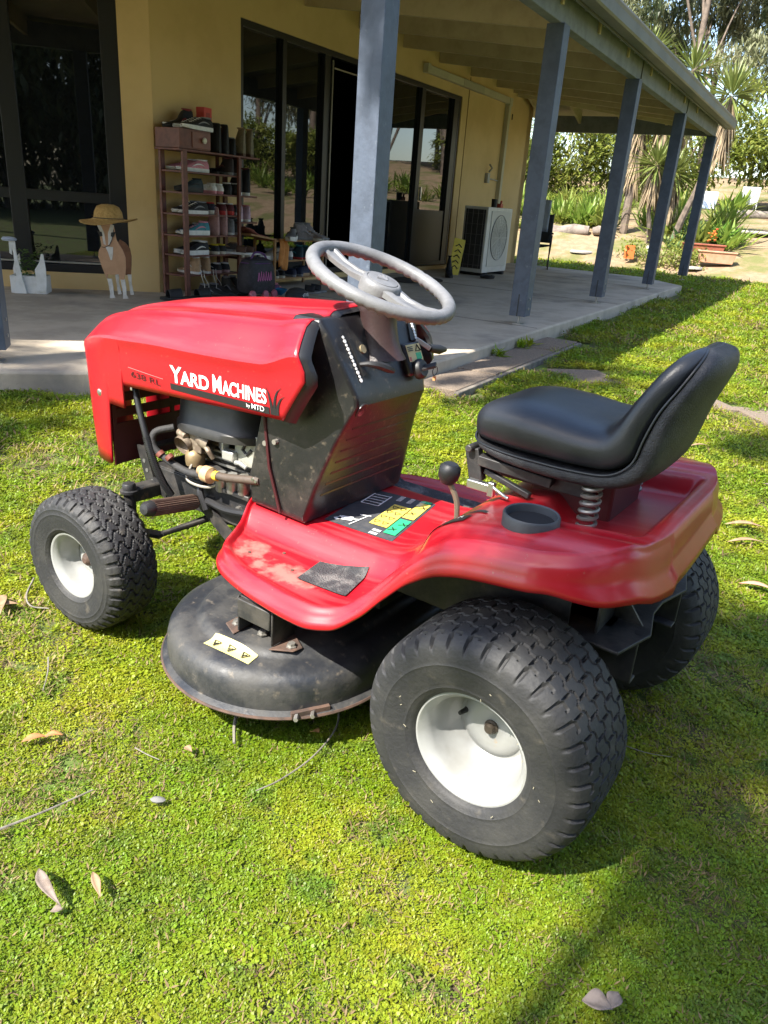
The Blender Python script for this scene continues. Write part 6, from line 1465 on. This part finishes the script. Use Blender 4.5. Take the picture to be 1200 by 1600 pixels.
def grass_system(name, label, tufts, cells):
    """one object: instances of small leaf tufts scattered by geometry nodes over the lawn cells"""
    col = bpy.data.collections.new(name+'_tufts')
    for t in tufts: col.objects.link(t)
    b_ = MB(); dens = []; scl = []
    for (x0, y0, x1, y1, d, s_) in cells: b_.add([(x0, y0, -.006), (x1, y0, -.006), (x1, y1, -.006), (x0, y1, -.006)], [(0, 1, 2, 3)]); dens.append(d); scl.append(s_)
    o = b_.build(name, M_lawn, None, smooth=0, fixn=False); me = o.data
    a1 = me.attributes.new('dens', 'FLOAT', 'FACE'); a1.data.foreach_set('value', dens); a2 = me.attributes.new('scl', 'FLOAT', 'FACE'); a2.data.foreach_set('value', scl)
    ng = bpy.data.node_groups.new(name, 'GeometryNodeTree'); ng.interface.new_socket('Geometry', in_out='INPUT', socket_type='NodeSocketGeometry'); ng.interface.new_socket('Geometry', in_out='OUTPUT', socket_type='NodeSocketGeometry')
    N = ng.nodes; Lk = ng.links; gi = N.new('NodeGroupInput'); go = N.new('NodeGroupOutput')
    na = N.new('GeometryNodeInputNamedAttribute'); na.data_type = 'FLOAT'; na.inputs['Name'].default_value = 'dens'
    nb_ = N.new('GeometryNodeInputNamedAttribute'); nb_.data_type = 'FLOAT'; nb_.inputs['Name'].default_value = 'scl'
    dp = N.new('GeometryNodeDistributePointsOnFaces'); dp.distribute_method = 'RANDOM'
    Lk.new(gi.outputs[0], dp.inputs['Mesh']); Lk.new(na.outputs[0], dp.inputs['Density'])
    ip = N.new('GeometryNodeInstanceOnPoints'); ci = N.new('GeometryNodeCollectionInfo'); ci.inputs[0].default_value = col; ci.inputs['Separate Children'].default_value = True; ci.inputs['Reset Children'].default_value = True
    ip.inputs['Pick Instance'].default_value = True
    Lk.new(dp.outputs['Points'], ip.inputs['Points']); Lk.new(ci.outputs[0], ip.inputs['Instance'])
    rv = N.new('FunctionNodeRandomValue'); rv.data_type = 'FLOAT_VECTOR'; rv.inputs[0].default_value = (-.15, -.15, 0); rv.inputs[1].default_value = (.15, .15, 6.283); Lk.new(rv.outputs[0], ip.inputs['Rotation'])
    rs = N.new('FunctionNodeRandomValue'); rs.data_type = 'FLOAT'; rs.inputs[2].default_value = .65; rs.inputs[3].default_value = 1.3
    ml = N.new('ShaderNodeMath'); ml.operation = 'MULTIPLY'; Lk.new(rs.outputs[1], ml.inputs[0]); Lk.new(nb_.outputs[0], ml.inputs[1]); Lk.new(ml.outputs[0], ip.inputs['Scale'])
    jn = N.new('GeometryNodeJoinGeometry'); Lk.new(ip.outputs[0], jn.inputs[0]); Lk.new(jn.outputs[0], go.inputs[0])
    md = o.modifiers.new('scatter', 'NODES'); md.node_group = ng
    tag(o, label, 'grass', kind='stuff'); return o
def on_slab(x, y):
    c, s_ = math.cos(-HAZ), math.sin(-HAZ); hx, hy = x*c-y*s_, x*s_+y*c
    if hy > EY-.02 and hx+hy > 6.29-.02 and hx < 15.4 and not (hx > 14.2 and hy-EY < (hx-14.2)*.82): return True
    if 4.33 < hx < 7.03 and 1.86 < hy < 2.22: return True
    return False
def noise2(x, y, s_=1.0): return .5+.5*(math.sin(x*3.1*s_+1.3)*math.cos(y*2.7*s_-.4)*.5+math.sin(x*7.3*s_-y*5.9*s_)*.3+math.sin(x*13*s_+y*11.7*s_)*.2)
STONES = [((1.42, 5.66), .42, 14), ((2.02, 5.08), .45, 10), ((2.52, 4.78), .46, 6)]
cells_a, cells_d = [], []
y = .35
while y < 21:
    st_ = max(.06, .05*y); hw_ = .62*y+.75
    x = -hw_
    while x < hw_:
        cx, cy = x+st_/2, y+st_/2
        ok = not on_slab(cx, cy) and bedt(cx, cy) < .1
        if ok:
            for c, w_, a in STONES:
                dx, dy = cx-c[0], cy-c[1]; ca, sa = math.cos(R_(-a)), math.sin(R_(-a))
                if abs(dx*ca-dy*sa) < w_*.5 and abs(dx*sa+dy*ca) < w_*.5: ok = False
        if ok:
            d = math.hypot(cx, cy); patch = noise2(cx, cy, 1.0); bare = 1.0-.85*max(0, min(1, (patch-.54)/.18))*(.35+.65*noise2(cx*2.3+4, cy*2.3, 2.1))
            for bx, by, br in ((.06, .98, .07), (.02, 1.12, .06), (.15, .80, .06), (-.98, 1.75, .12), (-.85, 1.68, .1), (.62, 1.02, .10), (.78, 1.25, .12), (.2, .62, .06), (-1.5, 3.0, .3), (-1.1, 2.75, .2)):
                q_ = math.hypot(cx-bx, cy-by)/br
                if q_ < 1.2: bare = min(bare, .28+.6*max(0, q_-.3))
            den = 12500*min(1, (1.25/d)**1.75); sc_ = max(1, (d/1.25)**.80)
            cells_a.append((x, y, x+st_, y+st_, den*bare, sc_)); cells_d.append((x, y, x+st_, y+st_, den*(.05+.22*(1-bare)), sc_))
        x += st_
    y += st_
tA = [tuft('leaf_tuft', 42, .0145, .000, .008, .0052, .0027, M_leafa, seed=i) for i in range(4)]+[tuft('clover_tuft', 9, .013, .004, .009, .0075, .0062, M_leafa, seed=21), tuft('blade_tuft', 9, .012, 0, 0, .016, .0018, M_leafa, True, seed=31)]
grass_system('grass', 'bright green ground-cover lawn of tiny leaves and short grass', tA, cells_a)
tD = [tuft('straw_tuft', 10, .014, .001, .005, .020, .0016, M_leafd, seed=41), tuft('straw_tuft', 7, .012, .001, .007, .015, .003, M_leafd, seed=42)]
grass_system('dry_grass', 'dry straw-coloured stems scattered through the lawn', tD, cells_d)
# weeds at the slab edge
for hx, hy, lb_ in ((5.72, 2.17, 'small green weed at the joint between slab and pavers'), (6.25, 2.17, 'leafy green weed by the slab edge near the second post'), (6.42, 2.16, 'low spreading weed by the slab edge under the second post')):
    p = H(hx, hy, .03); root = tag(empty('weed', p), lb_, 'weed'); n = 40; a = NR_.uniform(0, 6.28, n); el = NR_.uniform(.2, 1.4, n); d = np.stack([np.cos(a)*np.cos(el), np.sin(a)*np.cos(el), np.sin(el)], 1)
    leaf_mesh('leaves', NR_.normal(0, .02, (n, 3))*np.array([1, 1, .3])+np.array([0, 0, .01]), d*NR_.uniform(.05, .13, (n, 1)), np.full(n, .018), M_leafa, root)

# ---- fallen leaves and twigs
M_dl = mat('fallen_leaf_tan', (.36, .24, .14), .7, (.26, .16, .09), 30, trans=.15); M_do = mat('fallen_leaf_orange', (.46, .22, .08), .65, (.34, .15, .06), 30, trans=.15); M_dgr = mat('fallen_leaf_grey', (.24, .19, .155), .8, (.17, .13, .10), 40, trans=.1)
def fallen(label, a, b_, w, m, z=.014, curl=.3, tip=0.0, kink=0.0):
    """curved leaf blade from a to b (ground positions)"""
    A, B = Vector((*a, z)), Vector((*b_, z+tip)); d = B-A; s_ = Vector((-d.y, d.x, 0)).normalized(); rows = []
    for i in range(9):
        t = i/8; wd = .85*w*math.sin(math.pi*min(.985, max(.015, t))**.85)**1.25+.0005; c = A.lerp(B, t)+s_*kink*math.sin(math.pi*t)+Vector((0, 0, .18*d.length*curl*math.sin(math.pi*t)))
        rows.append([tuple(c+s_*wd*k+Vector((0, 0, abs(k)**1.5*wd*.5))) for k in (-1, -.5, 0, .5, 1)])
    q = MB(); q.grid(rows); o = q.build('fallen_leaf', m, None, smooth=180, fixn=False, solid=.0006); tag(o, label, 'leaf'); return o
fallen('long curled grey-tan leaf bent over at its tip on the lawn', (-.545, .945), (-.475, .872), .011, M_dgr, .02, .6, .006, -.008)
fallen('small tan leaf piece folded against the long curled leaf', (-.474, .875), (-.492, .868), .008, M_dgr, .016, .2)
fallen('narrow brown leaf standing on edge near the long curled leaf', (-.452, .945), (-.418, .892), .008, M_dl, .022, .2, .006)
fallen('orange-tan leaf with a curled companion on the open lawn', (-.722, 1.255), (-.678, 1.280), .011, M_do, .018, .4)
fallen('small orange curled leaf touching the orange-tan leaf', (-.685, 1.275), (-.645, 1.285), .009, M_do, .018, .8)
fallen('broad tan leaf lying near the front wheel', (-1.06, 1.84), (-1.01, 1.74), .022, M_dl, .018, .4)
fallen('slim tan leaf lying across the broad leaf near the front wheel', (-1.045, 1.775), (-.985, 1.80), .012, M_dl, .02, .3)
fallen('pale brown upright leaf standing beside the bent wire twig', (-.125, 1.36), (-.105, 1.335), .012, M_do, .016, .3, .02)
fallen('small brown curled leaf beside the short straight twig', (-.385, 1.275), (-.365, 1.262), .009, M_dl, .02, .5)
fallen('split grey-brown leaf lying in the shade at the rear', (.355, .782), (.40, .772), .020, M_dgr, .022, .5, .0)
fallen('second lobe of the split grey leaf in the shade', (.395, .772), (.415, .800), .014, M_dgr, .022, .4)
for (a, b_, w, m, lb_) in (((1.36, 2.80), (1.52, 2.79), .018, M_dl, 'tan gum leaf on the lawn beyond the far rear wheel'), ((1.30, 2.62), (1.45, 2.64), .013, M_dl, 'long thin gum leaf below the tan one beyond the far wheel'), ((1.20, 2.27), (1.31, 2.23), .016, mat('fallen_leaf_pink', (.45, .22, .15), .7), 'pinkish brown gum leaf by the edge of the shade'), ((1.6, 3.9), (1.72, 3.93), .012, M_dl, 'slim tan gum leaf behind the seat back'), ((1.75, 3.35), (1.80, 3.25), .02, M_dgr, 'curled grey leaf on the lawn behind the fender'), ((-.85, 2.9), (-.78, 2.87), .012, M_dl, 'tan leaf on the shaded grass before the nose')):
    fallen(lb_, a, b_, w, m, .022, .35)
def twig(label, pts, r, m, z=.012):
    q = MB(); p3 = [(*p[:2], (p[2] if len(p) > 2 else z)) for p in pts]; sp_ = spline(p3, 6); q.tube(sp_, [lerp(r, r*.55, i/(len(sp_)-1)) for i in range(len(sp_))], 6); o = q.build('twig', m); tag(o, label, 'twig'); return o
M_tw = mat('twig_grey', (.20, .18, .15), .9, (.13, .115, .095), 40)
twig('stout grey twig sticking out from under the cutting deck', [(-.315, 1.50), (-.300, 1.42), (-.296, 1.36), (-.284, 1.30)], .0055, M_tw, .020)
twig('bent grey wire-like twig curving out from under the deck', [(-.10, 1.50), (-.07, 1.43), (-.075, 1.36), (-.115, 1.27), (-.17, 1.20), (-.212, 1.165)], .0026, M_tw, .020)
twig('long straight grey twig lying on the open lawn', [(-.68, 1.0), (-.60, 1.065), (-.525, 1.135)], .0028, M_tw, .020)
twig('short straight pale twig near the small curled leaf', [(-.485, 1.262), (-.455, 1.245), (-.425, 1.232)], .0016, M_tw, .020)
twig('short pale twig in the grass in line with the front wheel', [(-.80, 1.56), (-.775, 1.50), (-.755, 1.43)], .0022, M_tw, .020)
twig('forked grey twig beside the front tyre', [(-1.005, 1.93, .03), (-.99, 1.85, .02), (-.955, 1.80, .016), (-.90, 1.79, .018)], .0032, M_tw)
twig('thin pale stem in the shade behind the near rear tyre', [(.56, 1.40), (.62, 1.37), (.68, 1.36)], .0012, M_tw, .022)
q = MB(); q.lathe([(0, -.003), (.010, -.002), (.012, .002), (.007, .006), (0, .007)], 8, Matrix.Translation((-.395, 1.125, .016)) @ Matrix.Diagonal((1.3, .7, 1, 1))); tag(q.build('pebble', mat('pebble_grey', (.15, .147, .14), .8)), 'small pale grey pebble lying in the grass', 'pebble')
